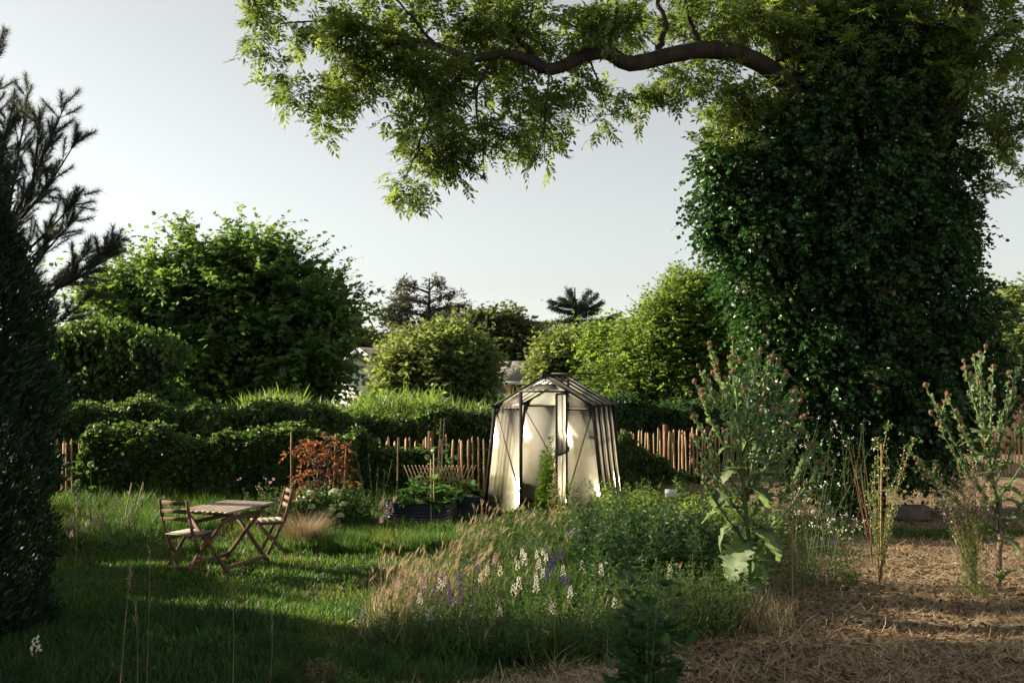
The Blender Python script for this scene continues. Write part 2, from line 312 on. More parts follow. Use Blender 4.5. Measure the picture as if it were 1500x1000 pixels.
def limbs(g, base, top, C, k, r0, mat=0, sag=.15, sides=6):
    """branches from points on the trunk axis base->top to k of the clump centres"""
    idx = rng.permutation(len(C))[:k]; T = C[idx]; base = np.array(base); top = np.array(top)
    h = np.clip((T[:, 2] - base[2]) / max(top[2] - base[2], .1) - .25, .12, .95) ; A = base + (top - base) * h[:, None]
    M1 = (A + T) / 2 + np.array([0, 0, 1]) * (np.linalg.norm(T - A, axis=1) * sag)[:, None] + rng.normal(size=T.shape) * .08
    t = np.linspace(0, 1, 7)[None, :, None]; Pp = (1 - t) ** 2 * A[:, None] + 2 * t * (1 - t) * M1[:, None] + t ** 2 * T[:, None]
    Pp[:, 1:-1] += rng.normal(size=(len(T), 5, 3)) * .04
    R = r0 * np.linspace(1, .18, 7)[None] * (.6 + .5 * rng.random((len(T), 1)))
    tubes(g, Pp, R, sides, mat)
def PB(px, py, rx, ry, Z, k, dz=None):
    c = P(px, py, Z); s = Z / F; return (c, (rx * s, dz if dz else (rx + ry) / 2 * s, ry * s), k)
def tree(name, label, base, top, blobs, leafmat, per, sig, tl, nl, L, W, shape='rhomb', r0=.1, nl_limb=30, shell=.45, group=None, bark='bark', wood=.0, cat='tree', **kw):
    root = thing(name, label, cat, base, group=group)
    C, O = blob_points(blobs, shell); g = Geo()
    base = np.array(base, float); top = np.array(top, float); n = 9; t = np.linspace(0, 1, n)[:, None]
    tr = base + (top - base) * t; tr[1:-1] += rng.normal(size=(n - 2, 3)) * .02 * np.linalg.norm(top - base)
    tr[0, 2] -= .15
    tubes(g, tr, r0 * np.linspace(1.25, .25, n)[None], 9); limbs(g, base, top, C, nl_limb, r0 * .4)
    g.build('trunk', M[bark], root, base, smooth=True)
    kt = {k: v for k, v in kw.items() if k in ('out', 'up', 'rnd', 'droop')}; kl = {k: v for k, v in kw.items() if k in ('side', 'flat', 'clumpvar')}
    tw = twigs(C, O, per, sig, tl, **kt); g = Geo(); twig_leaves(g, tw, nl, L, W, shape, **kl)
    if wood: twig_wood(g, tw, .005, 1, wood)
    tag(g.build('crown', [M[leafmat], M[bark]], root, base), kind='stuff')
    return root
# ------------------------------------------------------------------ far background
def house_white():
    c = P(531, 570, 46); c[2] = 0; root = thing('white_house', 'small white rendered house with dark gabled roof half hidden behind the big maple', 'house', c, math.radians(-24))
    g = Geo(); W, D, H = 3.2, 5, 2.55; A = 1.05
    pts = [(-W/2, 0, 0), (W/2, 0, 0), (W/2, 0, H), (0, 0, H + A), (-W/2, 0, H)]
    V = pts + [(x, D, z) for x, _, z in pts]
    g.add(V, [[(0,1,2,3,4),(9,8,7,6,5)], [(0,5,6,1),(1,6,7,2),(4,9,5,0)]]); g.build('wall', M['render'], root)
    g = Geo()
    for s in (-1, 1): slab(g, [(0, -.35, H + A + .06), (s * (W/2 + .35), -.35, H - .17), (s * (W/2 + .35), D + .3, H - .17), (0, D + .3, H + A + .06)], .1)
    r = g.build('roof', M['roofdark'], root)
    g = Geo()
    for s in (-1, 1): bar(g, (0, -.37, H + A), (s * (W/2 + .33), -.37, H - .22), .04, .16)
    g.build('barge_board', M['render'], root)
    g = Geo(); bar(g, (.35, -.03, 1.9), (1.05, -.03, 1.9), .05, .8); wdw = g.build('window', M['render'], root)
    g = Geo(); bar(g, (.42, -.065, 1.9), (.98, -.065, 1.9), .02, .66); g.build('pane', M['glass'], wdw)
house_white()
def shed(px0, px1, pytop, pybot, Z, label, rot, mat='roofgrey', name='garden_shed'):
    c = P((px0 + px1) / 2, pybot, Z); W = (px1 - px0) * Z / F; He = c[2]; Hr = P(0, pytop, Z)[2]; c[2] = 0
    root = thing(name, label, 'shed', c, rot); D = W * .8
    g = Geo(); V = [(x, y, z) for z in (0, He - .05) for x, y in ((-W*.46, 0), (W*.46, 0), (W*.46, D), (-W*.46, D))]; g.add(V, [BF]); g.build('wall', M['wood'], root)
    g = Geo(); yy = D / 2
    slab(g, [(-W/2, -.3, He), (W/2, -.3, He), (W/2 * .9, yy, Hr), (-W/2 * .9, yy, Hr)], .06); slab(g, [(-W/2, D + .3, He), (W/2, D + .3, He), (W/2 * .9, yy, Hr), (-W/2 * .9, yy, Hr)], .06)
    g.build('roof', M[mat], root)
    g = Geo(); bar(g, (-W/2, -.33, He - .02), (W/2, -.33, He - .02), .03, .14); g.build('fascia', M['render'], root); return root
shed(728, 800, 529, 560, 44, 'garden shed with grey felt roof just above left end of greenhouse ridge', math.radians(18))
shed(668, 745, 560, 578, 40, 'low garden shed with pale flat-looking roof behind the tall grass', math.radians(12))
shed(862, 925, 527, 548, 47, 'shed with brownish roof seen through the trees right of the greenhouse', math.radians(-10))
def tinroof():
    c = P(1478, 575, 30); He = c[2]; c[2] = 0; root = thing('lean_to', 'lean-to with pale blue corrugated roof at the right edge of photo', 'shed', c, math.radians(-6))
    g = Geo(); V = [(x, y, z) for z in (0, He - .06) for x, y in ((-.6, .1), (1.8, .1), (1.8, 2), (-.6, 2))]; g.add(V, [BF]); g.build('wall', M['wood'], root)
    g = Geo(); n = 60; x = np.linspace(-.75, 2.1, n); z = .03 * np.sin(np.arange(n) * PI / 2)
    V = np.concatenate([np.stack([x, x*0, He + z], 1), np.stack([x, x*0 + 2.1, He + .38 + z], 1)]); i = np.arange(n - 1); g.add(V, [np.stack([i, i+1, i+1+n, i+n], 1)])
    g.build('roof', M['tin'], root)
tinroof()
# far scots pine
def far_pine():
    Z = 78; b = P(628, 553, Z); b[2] = 0; top = P(629, 407, Z); root = thing('scots_pine', 'tall far scots pine with bare top and open tiered branches against the sky', 'tree', b)
    lay = [(585,455,36,9),(600,440,25,6),(598,420,14,6),(575,470,20,6),(610,480,40,9),(650,470,28,9),(668,450,16,8),(655,435,10,4),(640,415,8,3),(690,470,24,8),(600,495,40,9),(680,490,30,8),(635,455,18,8),(640,490,40,10)]
    bl = [PB(x, y, rx, ry * .8, Z + random.uniform(-1.5, 1.5), rx * 1.3, rx * Z / F * .8) for x, y, rx, ry in lay]
    g = Geo(); tr = np.linspace(b, top, 10); tr[1:-1, 0] += rng.normal(size=8) * .05; tubes(g, tr, np.linspace(.32, .05, 10)[None], 8)
    for c, r, k in bl:
        a = b + (top - b) * np.clip(c[2] / top[2] - .04, 0, .97); e = c + np.array([np.sign(c[0] - a[0]) * r[0] * .9, 0, .1]); tubes(g, bez(a, (a + e) / 2 + [0, 0, .25], e, 8), np.linspace(.11, .03, 8)[None], 5)
    for k in range(14):
        y = 412 + k * 4; a = P(629, y, Z); e = P(629 + random.choice([-1, 1]) * random.uniform(8, 26), y - random.uniform(0, 6), Z + random.uniform(-1, 1)); tubes(g, bez(a, (a + e) / 2 + [0, 0, .15], e, 5), np.linspace(.045, .015, 5)[None], 4)
    g.build('trunk', M['bark'], root, b, smooth=True)
    C, O = blob_points(bl, .1); tw = twigs(C, O, 5, (.25, .25, .12), .5, 1, .4, .7, .1); g = Geo(); twig_leaves(g, tw, 8, .28, .1, 'rhomb', side=.8); tag(g.build('crown', M['farpine'], root, b), kind='stuff')
far_pine()
def far_spruce():
    Z = 68; b = P(843, 553, Z); b[2] = 0; top = P(842, 421, Z); root = thing('spruce', 'dark far spruce with spreading drooping boughs against the pale sky', 'tree', b)
    g = Geo(); tubes(g, np.linspace(b, top, 6), np.linspace(.3, .04, 6)[None], 8)
    br = [(780,471,462),(792,478,455),(806,440,440),(808,448,450),(822,436,438),(833,424,440),(862,425,445),(873,431,448),(880,442,450),(876,452,455),(908,458,468),(898,466,462),(868,470,465),(815,470,462),(830,480,470),(857,485,470)]
    C = []; O = []
    for x, y, ya in br:
        a = P(843, ya + 8, Z); e = P(x, y, Z + random.uniform(-1.2, 1.2)); pts = bez(a, (a + e) / 2 + [0, 0, -.12], e, 10); tubes(g, pts, np.linspace(.08, .02, 10)[None], 4)
        d = nrm(e - a)
        for p in bez(a, (a + e) / 2 + [0, 0, -.12], e, 34)[2:]: C.append(p); O.append(d * .8)
    for y in np.linspace(450, 560, 110):
        r = .3 + (y - 440) / 110 * 2.4; p = P(843, y, Z) + rng.normal(size=3) * [r * .5, r * .5, .1]; C.append(p); O.append(nrm(p - P(843, y, Z)))
    g.build('trunk', M['bark'], root, b, smooth=True)
    C = np.array(C); O = np.array(O); k = 16; p = np.repeat(C, k, 0) + rng.normal(size=(len(C) * k, 3)) * [.10, .2, .05]; Od = np.repeat(O, k, 0)
    d = nrm(Od * .9 + rng.normal(size=p.shape) * .5 + [0, 0, -.7]); g = Geo(); leaves(g, p, d, randdir(len(p)), .22 + .2 * rng.random(len(p)), .06, 'rhomb'); tag(g.build('crown', M['spruce'], root, b), kind='stuff')
far_spruce()
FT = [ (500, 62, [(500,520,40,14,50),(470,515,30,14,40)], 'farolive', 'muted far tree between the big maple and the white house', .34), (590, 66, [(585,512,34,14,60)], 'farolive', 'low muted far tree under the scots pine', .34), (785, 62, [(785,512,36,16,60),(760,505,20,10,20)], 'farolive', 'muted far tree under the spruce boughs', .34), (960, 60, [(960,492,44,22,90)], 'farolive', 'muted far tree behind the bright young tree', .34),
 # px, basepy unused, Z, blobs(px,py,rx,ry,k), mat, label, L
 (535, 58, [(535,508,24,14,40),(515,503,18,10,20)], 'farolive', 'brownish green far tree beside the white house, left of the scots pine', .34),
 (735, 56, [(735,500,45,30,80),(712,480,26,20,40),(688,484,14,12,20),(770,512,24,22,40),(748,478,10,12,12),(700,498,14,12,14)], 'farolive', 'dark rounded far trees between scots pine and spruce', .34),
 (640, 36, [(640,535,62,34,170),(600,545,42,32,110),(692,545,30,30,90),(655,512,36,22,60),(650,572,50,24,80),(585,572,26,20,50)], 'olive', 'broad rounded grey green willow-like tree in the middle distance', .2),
 (830, 40, [(830,525,30,30,90),(805,540,22,22,50),(858,525,26,18,60),(832,515,16,8,20)], 'olive', 'olive green tree directly behind the greenhouse ridge', .22),
 (905, 38, [(905,515,34,22,80),(940,498,28,22,60),(880,508,20,12,30),(930,540,46,34,110),(890,510,20,14,30),(900,560,50,24,60)], 'light', 'bright green bushy tree right of the greenhouse roof', .2),
 (1480, 36, [(1490,455,20,22,30),(1480,520,30,36,60),(1498,490,24,28,40),(1445,545,30,26,40)], 'olive', 'loose olive tree at the right edge beyond the fence', .2),
 (1452, 44, [(1450,500,16,30,40),(1448,530,22,24,40)], 'spruce', 'narrow dark evergreen tucked behind the ivy-clad tree on the right', .2),
]
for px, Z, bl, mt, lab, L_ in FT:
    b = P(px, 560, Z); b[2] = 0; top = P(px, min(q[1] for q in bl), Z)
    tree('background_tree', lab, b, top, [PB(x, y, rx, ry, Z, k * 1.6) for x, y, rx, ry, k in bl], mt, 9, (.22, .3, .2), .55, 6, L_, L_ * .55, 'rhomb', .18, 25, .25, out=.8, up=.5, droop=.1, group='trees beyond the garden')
# far tree line that closes the horizon
for k in range(13):
    x = -75 + k * 12 + random.uniform(-2, 2); y = 95 + random.uniform(-8, 8); h = random.uniform(4.4, 6.2); 
    tree('background_tree', 'low distant tree of the hazy tree line at the horizon', (x, y, 0), (x, y, h), [((x, y, h * .6), (6.5, 2.5, h * .42), 150)], 'farolive', 8, (.5, .5, .35), .8, 5, .55, .35, 'rhomb', .25, 8, .3, group='trees of the far tree line')
# right bright tree near ivy tree
Z = 27
b = P(1020, 560, Z); b[2] = 0
tree('young_tree', 'bright green young tree catching the sun left of the ivy-clad trunk', b, P(1005, 430, Z), [PB(x, y, rx, ry, Z, k * 1.5) for x, y, rx, ry, k in
     [(1000,440,30,36,70),(1040,440,30,30,60),(985,480,42,38,110),(1050,490,46,40,120),(950,510,40,30,80),(1010,540,70,40,160),(1090,520,60,50,120),(930,560,50,30,80),(1060,580,60,30,80),(1120,480,50,60,80)]],
     'light', 11, (.18, .22, .14), .38, 7, .12, .065, 'rhomb', .12, 50, .3, wood=.2, out=.8, up=.45, droop=.2)
# big maple on the left
Z = 32; b = P(335, 560, Z); b[2] = 0
mb = [(355,345,40,22,50),(300,350,36,24,50),(250,365,30,24,40),(395,370,40,24,60),(440,395,36,20,45),(480,412,26,14,24),(205,400,40,30,60),(175,440,36,34,60),(260,410,60,40,110),(340,400,60,40,120),(410,430,60,36,110),
      (455,455,44,30,70),(490,480,24,26,40),(450,520,38,40,80),(420,500,70,50,140),(330,480,80,55,170),(250,480,70,50,120),(190,490,50,40,70),(300,550,90,45,150),(400,560,90,40,140),(450,565,28,30,50)]
tree('maple', 'large dark green spreading maple filling the left background beyond the hedge', b, P(330, 350, Z), [PB(x, y + (26 if y < 430 else 8), rx * .92, ry * .85, Z, k * (.40 if y < 430 else .42), 1.0 if y < 400 else 1.7) for x, y, rx, ry, k in mb], 'maple', 10, (.2, .2, .06), 1.1, 12, .16, .12, 'star', .2, 90, .15, wood=.5, out=1.0, up=.55, rnd=.5, droop=.25, side=.9)
# ------------------------------------------------------------------ left pine, thuja
def pine(base, brs, label, name='pine_tree'):
    root = thing(name, label, 'tree', base); g = Geo(); gn = Geo()
    top = np.array([base[0], base[1], 6.4]); tubes(g, np.linspace(base, top, 8), np.linspace(.16, .05, 8)[None], 8)
    tips = []
    for a, e in brs:
        a = np.array(a); e = np.array(e); ln = np.linalg.norm(e - a); mpt = (a + e) / 2 + [0, 0, -.12 * ln]; pts = bez(a, mpt, e, 12); tubes(g, pts, np.linspace(.022, .005, 12)[None], 6)
        nb = int(ln * 16); tt = rng.random(nb) * .82 + .18
        for t in tt:
            p = (1 - t) ** 2 * a + 2 * t * (1 - t) * mpt + t * t * e; tg = nrm(2 * (1 - t) * (mpt - a) + 2 * t * (e - mpt))
            d = nrm(tg * 1.0 + rng.normal(size=3) * .55 + [0, 0, .25]); l2 = (.14 + .42 * (1 - t) * rng.random() + .12) * min(1, ln); q = p + d * l2; 
            mid = (p + q) / 2 + [0, 0, -.02]; tubes(g, bez(p, mid, q, 4), np.linspace(.005, .003, 4)[None], 4)
            tips.append((p, q))
        tips.append((e - nrm(e - mpt) * .25, e))
    g.build('trunk', M['bark'], root, base, smooth=True)
    A = np.array([t[0] for t in tips]); B = np.array([t[1] for t in tips]); k = 190
    t = .25 + .75 * rng.random((len(A), k)); Pn = (A[:, None] + (B - A)[:, None] * t[..., None]).reshape(-1, 3); ax = np.repeat(nrm(B - A), k, 0)
    dd = nrm(ax * (.6 + .5 * rng.random((len(Pn), 1))) + randdir(len(Pn)) * .8); leaves(gn, Pn, dd, randdir(len(Pn)), .08 + .045 * rng.random(len(Pn)), .0048, 'tri')
    tag(gn.build('needles', M['pine'], root, base), kind='stuff')
pb = np.array([-8.0, 13.6, 0.]); Zp = 13
brs = []
for (x0, y0, x1, y1, dz) in [(30,330,110,138,0),(60,300,128,190,.3),(75,270,70,165,-.3),(40,300,52,130,.5),(20,240,30,150,.2),(50,360,133,270,0),(60,380,120,310,.4),(60,430,188,340,.1),(90,420,140,360,.5),(120,400,182,352,.2),(20,420,110,395,.6),(0,300,10,60,.2),(0,200,30,180,.6),(20,500,150,420,.2),(30,450,90,330,.4),(5,380,70,250,.7)]:
    brs.append((P(x0 - 30, y0 + 20, Zp + .3), P(x1 - 12, y1 + 8, Zp + dz - .2)))
for k in range(16):       # rest of the crown, left of the frame edge
    z = random.uniform(4.6, 6.2); an = random.uniform(0, 2 * PI); a = pb + [0, 0, z]; r = (7 - z) * .33 + .3; brs.append((a, a + [math.cos(an) * r, math.sin(an) * r, r * .5]))
pine(pb, brs, 'pine tree with upswept needle-covered branches at the left edge')
def thuja(base, H, R, n, label, rtop=.15):
    root = thing('thuja', label, 'conifer', base); g = Geo(); tubes(g, np.linspace(base, np.array(base) + [0, 0, H * .9], 5), np.linspace(.12, .03, 5)[None], 7); g.build('trunk', M['bark'], root, base)
    h = H * rng.random(n) ** 1.15; an = rng.random(n) * 2 * PI; prof = np.interp(h / H, [0, .08, .25, .45, .7, .9, 1], [.86, .97, 1.0, .9, .6, .3, .05])
    lump = 1 + .09 * np.sin(an * 5 + h * 2.3) + .07 * np.sin(an * 9 - h * 4.1) + .05 * np.sin(h * 9 + an * 3)
    r = R * prof * lump * (.72 + .28 * rng.random(n) ** .5) ; p = np.stack([base[0] + r * np.cos(an), base[1] + r * np.sin(an), base[2] + h], 1)
    o = np.stack([np.cos(an), np.sin(an), np.zeros(n)], 1); d = nrm(o * .75 + [0, 0, 1.0] + rng.normal(size=(n, 3)) * .3); g = Geo()
    tng = np.stack([-np.sin(an), np.cos(an), np.zeros(n)], 1)
    for kk in range(3):
        dk = nrm(d + tng * (kk - 1) * .7 + rng.normal(size=(n, 3)) * .2); leaves(g, p + rng.normal(size=(n, 3)) * .03, dk, nrm(tng + rng.normal(size=(n, 3)) * .5), .06 + .06 * rng.random(n), .024, 'rhomb')
    tag(g.build('crown', M['thuja'], root, base), kind='stuff')
thuja((-5.5, 9.0, 0), 6.0, 1.22, 46000, 'tall dark thuja column filling the left edge of the lawn')
# unseen trees and shrubs added beyond the left edge to shade lawn and mulch
SH = []
def offtree(x, y, h, rx, n=90, name='background_tree'):
    tree(name, 'tree standing left of the view, shading the lawn', (x, y, 0), (x, y, h), [((x, y, h * .62), (rx, rx * .8, h * .38), n)], 'maple', 12, (.3, .3, .2), .6, 6, .22, .16, 'rhomb', .18, 20, .2, group='trees left of the view')
def shadetree(label, name, x, blobs, h, group=None, L_=.16):
    blobs = [(b_[0] - 2.6,) + tuple(b_[1:]) for b_ in blobs]; y0 = np.mean([b_[0] for b_ in blobs]); bl = [((x + random.uniform(-.2, .2), yy, zz), (.9, ry, rz), k) for yy, zz, ry, rz, k in blobs]
    tree(name, label, (x, y0, 0), (x, y0, h), bl, 'maple', 9, (.12, .12, .1), .35, 7, L_, .11, 'rhomb', .12, 20, .0, cat='tree' if name != 'shade_shrub' else 'shrub', group=group)
for k, (yy, zz) in enumerate([(9.5, 3.0), (11, 3.15), (12.6, 3.1), (14.2, 3.2), (15.7, 3.3), (17.2, 2.75), (18.8, 2.2), (20.3, 1.5)]):  # unseen row added for shade; stepped heights shape the sun streaks on the lawn
    shadetree('unseen shrub added beyond the left edge of view to shade the lawn', 'shade_shrub', -12.4, [(yy, zz * .42, .95, zz * .5, 170), (yy + .3, zz * .85, .6, zz * .16, 40)], zz, 'unseen shrubs added left of the view for shade')
shadetree('tall unseen tree added left of the view to shade the mulch', 'background_tree', -12.9, [(13.6, 6.6, 1.7, 1.3, 300), (14.9, 6.8, 1.2, 1.2, 200), (11.2, 6.0, 1.5, 1.9, 300), (9.4, 4.6, 1.3, 1.7, 240)], 7.5)  # unseen crown added, set high to shade the near mulch
# ------------------------------------------------------------------ hedges and vines
def leafwall(name, label, cat, top_line, depth, n, L, mat, bot=0.0, shape='oval', bulge=.18, hang=0.0, group=None, stems=True):
    """top_line: (x, y, z) points along the hedge; leaves fill the body below it"""
    tl = np.array(top_line, float); s = np.concatenate([[0], np.cumsum(np.linalg.norm(np.diff(tl[:, :2], axis=0), axis=1))])
    b = tl[0].copy(); b[2] = 0; root = thing(name, label, cat, b, group=group)
    u = rng.random(n) * s[-1]; x = np.interp(u, s, tl[:, 0]); y = np.interp(u, s, tl[:, 1]); zt = np.interp(u, s, tl[:, 2])
    i = np.clip(np.searchsorted(s, u) - 1, 0, len(s) - 2); tg = nrm(np.diff(tl[:, :2], axis=0))[i]; nr = np.stack([tg[:, 1], -tg[:, 0]], 1)   # towards the camera
    zt = zt + .10 * np.sin(u * 2.1) + .07 * np.sin(u * 5.3 + 1) + .04 * np.sin(u * 11)
    th = rng.random(n) * 1.25 * PI - .1; onf = rng.random(n) < .5
    v = rng.random(n) ** .8; z = bot + (zt - bot) * v; dep = depth / 2 * (1 + bulge * np.sin(u * 3.1 + z * 4) + bulge * np.sin(u * 6.7 - z * 5)) * np.where(z > zt - .35, np.sqrt(np.clip(1 - ((z - zt + .35) / .42) ** 2, 0, 1)), 1)
    w_ = np.where(rng.random(n) < .75, 1, -1) * (.55 + .45 * rng.random(n) ** .4); top = rng.random(n) < .22
    w_ = np.where(top, rng.random(n) * 2 - 1, w_); z = np.where(top, zt - .03 - .09 * w_ ** 2 + rng.normal(size=n) * .05, z)
    off = w_ * np.where(top, depth / 2 * .9, dep)
    p = np.stack([x + nr[:, 0] * off, y + nr[:, 1] * off, z], 1) + rng.normal(size=(n, 3)) * .025
    od = np.stack([nr[:, 0] * np.sign(w_), nr[:, 1] * np.sign(w_), np.zeros(n)], 1); nn = nrm(np.where(top[:, None], [0, 0, 1.], od * .8 + [0, 0, .55]) + rng.normal(size=(n, 3)) * .45)
    d = nrm(np.array([0, 0, -.8]) + rng.normal(size=(n, 3)) * .7 + od * .3); g = Geo()
    q = L * (.65 + .7 * rng.random(n)); leaves(g, p, d, nn, q, q * .78, shape)
    m = int(n / 42); ii = rng.integers(0, n, m); t0 = p[ii]; D = nrm(rng.normal(size=(m, 3)) * .6 + od[ii] * .4 + [0, 0, .7]); tw = (t0, D, .15 + .45 * rng.random(m) ** 2, .7, rng.random(m)); twig_leaves(g, tw, 7, L * .8, L * .6, shape)
    tag(g.build('foliage', M[mat], root, b), kind='stuff')
    if stems:
        g = Geo(); k = int(s[-1] * 3); uu = np.linspace(.2, s[-1] - .2, k); A = np.stack([np.interp(uu, s, tl[:, 0]), np.interp(uu, s, tl[:, 1]), np.zeros(k) - .05], 1)
        Bq = A + np.stack([rng.normal(size=k) * .2, rng.normal(size=k) * .08, np.interp(uu, s, tl[:, 2]) * .85], 1); Mq = (A + Bq) / 2 + rng.normal(size=(k, 3)) * .12
        t = np.linspace(0, 1, 5)[None, :, None]; tubes(g, (1 - t) ** 2 * A[:, None] + 2 * t * (1 - t) * Mq[:, None] + t * t * Bq[:, None], np.tile(np.linspace(.02, .006, 5), (k, 1)), 5); g.build('stem', M['bark'], root, b)
    return root
def TP(px, py, Z): return P(px, py, Z)
FL = [(-9.6, 18.1), (-4.7, 18.6), (-.4, 19.3), (2.2, 21.3), (5.0, 22.6), (14.5, 24.5)]      # fence line
leafwall('hedge', 'clipped dark hedge running behind the picket fence left of greenhouse', 'hedge',
         [TP(-60, 560, 20), TP(100, 590, 20.2), TP(250, 598, 20.4), TP(330, 590, 20.6), TP(420, 598, 20.8), TP(500, 607, 21), TP(600, 607, 21.3), TP(700, 603, 21.6), TP(775, 600, 22)], 1.3, 62000, .085, 'vine')
leafwall('hedge', 'dark green hedge behind the fence between greenhouse and ivy-clad tree', 'hedge',
         [TP(850, 590, 23.2), TP(900, 587, 23.6), TP(960, 590, 23.8), TP(1020, 588, 24.2), TP(1110, 598, 24.5)], 1.2, 24000, .085, 'herbdark')
leafwall('climbing_vine', 'thick climbing vine smothering the left fence behind garden table', 'vine',
         [TP(130, 640, 18.05), TP(200, 634, 18.1), TP(260, 640, 18.15), TP(330, 637, 18.2), TP(380, 630, 18.3), TP(440, 642, 18.4), TP(520, 648, 18.5)], .7, 42000, .095, 'vine')
leafwall('climbing_vine', 'thin leafy vine over the fence between vegetable bed and vine-covered stretch', 'vine',
         [TP(520, 632, 18.7), TP(545, 662, 18.75), TP(600, 668, 18.85), TP(660, 684, 18.95)], .35, 9000, .09, 'vine')
leafwall('climbing_vine', 'green climber over the pickets just right of the greenhouse', 'vine',
         [TP(893, 665, 21.2), TP(915, 634, 21.3), TP(935, 660, 21.5), TP(985, 690, 21.8), TP(1040, 690, 22)], .22, 3600, .08, 'vine')
# vine-covered arch at the left
def arch():
    b = P(140, 560, 22); b[2] = 0; root = thing('vine_arch', 'vine-draped garden arch with sunlit top beside the big maple', 'arch', b)
    g = Geo(); pl = [P(60, 500, 22), P(110, 490, 22), P(150, 487, 22), P(200, 500, 22), P(250, 515, 22)]
    for q in (pl[0], pl[3]): tubes(g, np.array([[q[0], q[1], 0], q]), .04, 6)
    tubes(g, np.array(pl), .04, 6); tubes(g, np.array([p + [0, .8, 0] for p in pl]), .04, 6); g.build('frame', M['post'], root, b, smooth=True)
    g = Geo(); n = 8000; s = np.linspace(0, 1, 5); u = rng.random(n); A = np.array(pl); c = np.stack([np.interp(u, s, A[:, k]) for k in range(3)], 1)
    p = c + rng.normal(size=(n, 3)) * [.12, .42, .09] + [0, .4, 0]; p[:, 2] += .13 * np.sin(u * 23) + .10 * np.sin(u * 51 + 2); leaves(g, p, nrm(rng.normal(size=(n, 3)) * .7 + [0, 0, -.6]), nrm([0, 0, 1] + rng.normal(size=(n, 3)) * .6), .09 + .05 * rng.random(n), .085, 'oval')
    for (x0, y0, x1, y1, k, sg) in [(232,520,236,570,1500,.07),(236,566,264,594,1700,.10),(70,500,62,600,5000,.24),(108,500,118,600,4500,.22),(158,510,168,595,3600,.20),(200,512,212,585,1500,.10)]:
        t = rng.random(k)[:, None]; wob = .3 * np.sin(t * 7 + x0); p = P(x0, y0, 21.8) * (1 - t) + P(x1, y1, 21.8) * t + rng.normal(size=(k, 3)) * [sg, sg * 1.1, .06] + [0, .3 if sg > .2 else 0, 0]; p[:, 0:1] += wob
        leaves(g, p, nrm(rng.normal(size=(k, 3)) * .7 + [0, 0, -.8]), nrm([0, -.3, .7] + rng.normal(size=(k, 3)) * .6), .09 + .05 * rng.random(k), .085, 'oval')
    for k in range(110):      # trailing strands, many at the sunlit right end
        u0 = random.random() ** .7; a = np.array([np.interp(u0, s, A[:, q]) for q in range(3)]) + rng.normal(size=3) * [.15, .4, .1] + [0, .3, 0]; ln = random.uniform(.25, .9); k2 = int(ln * 34); t = np.linspace(0, 1, k2)[:, None]
        dx = random.uniform(-.2, .3); p = a + np.concatenate([dx * t, -.1 * t, .25 * t - (ln + .25) * t ** 2], 1) + rng.normal(size=(k2, 3)) * .03
        leaves(g, p, nrm(rng.normal(size=(k2, 3)) * .6 + [.1, 0, -.8]), nrm([0, -.5, .6] + rng.normal(size=(k2, 3)) * .5), .10, .09, 'oval')
    tag(g.build('foliage', M['vine'], root, b), kind='stuff')
arch()
# tall sunlit grass / reed band beyond the hedge
g = Geo(); n = 21000
px = rng.random(n); Yb = 24 + 3.2 * rng.random(n); Xb = (-6.6 + px * 8.0); 
h = 1.2 + .5 * rng.random(n) ** 1.5 + .2 * np.sin(Xb * 1.7) + .14 * np.sin(Xb * 5.1 + Yb)
d = nrm(np.stack([rng.normal(size=n) * .18, rng.normal(size=n) * .18, np.ones(n)], 1))
leaves(g, np.stack([Xb, Yb, np.zeros(n)], 1), d, randdir(n), h, .024 + .014 * rng.random(n), 'blade')
k = 26000; ii = rng.integers(0, n, k); t = .5 + .5 * rng.random(k); leaves(g, np.stack([Xb[ii], Yb[ii], np.zeros(k)], 1) + d[ii] * (h[ii] * t)[:, None], nrm(rng.normal(size=(k, 3)) * [.7, .7, .4] + [0, 0, .8]), randdir(k), .25 + .2 * rng.random(k), .035, 'blade')
tag(g.build('tall_grass', M['tall']), 'band of tall sunlit reedy grass beyond the hedge', 'grass', kind='stuff')
# ------------------------------------------------------------------ picket fence
fl = np.array(FL); fs = np.concatenate([[0], np.cumsum(np.linalg.norm(np.diff(fl, axis=0), axis=1))])
def fpt(u): return np.array([np.interp(u, fs, fl[:, 0]), np.interp(u, fs, fl[:, 1]), 0.])
def project_x(p): return 750 + F * p[0] / p[1]
def picket_mesh(H, w, seed):
    r = random.Random(seed); g = Geo(); n = 5; sec = []
    for i in range(n):
        t = i / (n - 1); ww = w * (1 + r.uniform(-.15, .15)); x = r.uniform(-.006, .006); y = r.uniform(-.006, .006)
        sec.append([(x - ww / 2, y - ww * .3, t * H), (x + ww / 2, y - ww * .3, t * H), (x + ww * .4, y + ww * .3, t * H), (x - ww * .4, y + ww * .3, t * H)])
    V = [v for s_ in sec for v in s_] + [(r.uniform(-.004, .004), 0, H + .05)]
    Fq = [(i * 4 + j, i * 4 + (j + 1) % 4, i * 4 + 4 + (j + 1) % 4, i * 4 + 4 + j) for i in range(n - 1) for j in range(4)]
    k = (n - 1) * 4; g.add(V, [Fq, [(k + j, k + (j + 1) % 4, n * 4) for j in range(4)]], [r.random()] * len(V)); return g
pm = []
for s_ in range(8):
    o = picket_mesh(1.12 + random.uniform(-.05, .05), .034 + random.uniform(-.006, .01), s_).build('picket', M['picket']); pm.append(o.data); bpy.data.objects.remove(o)
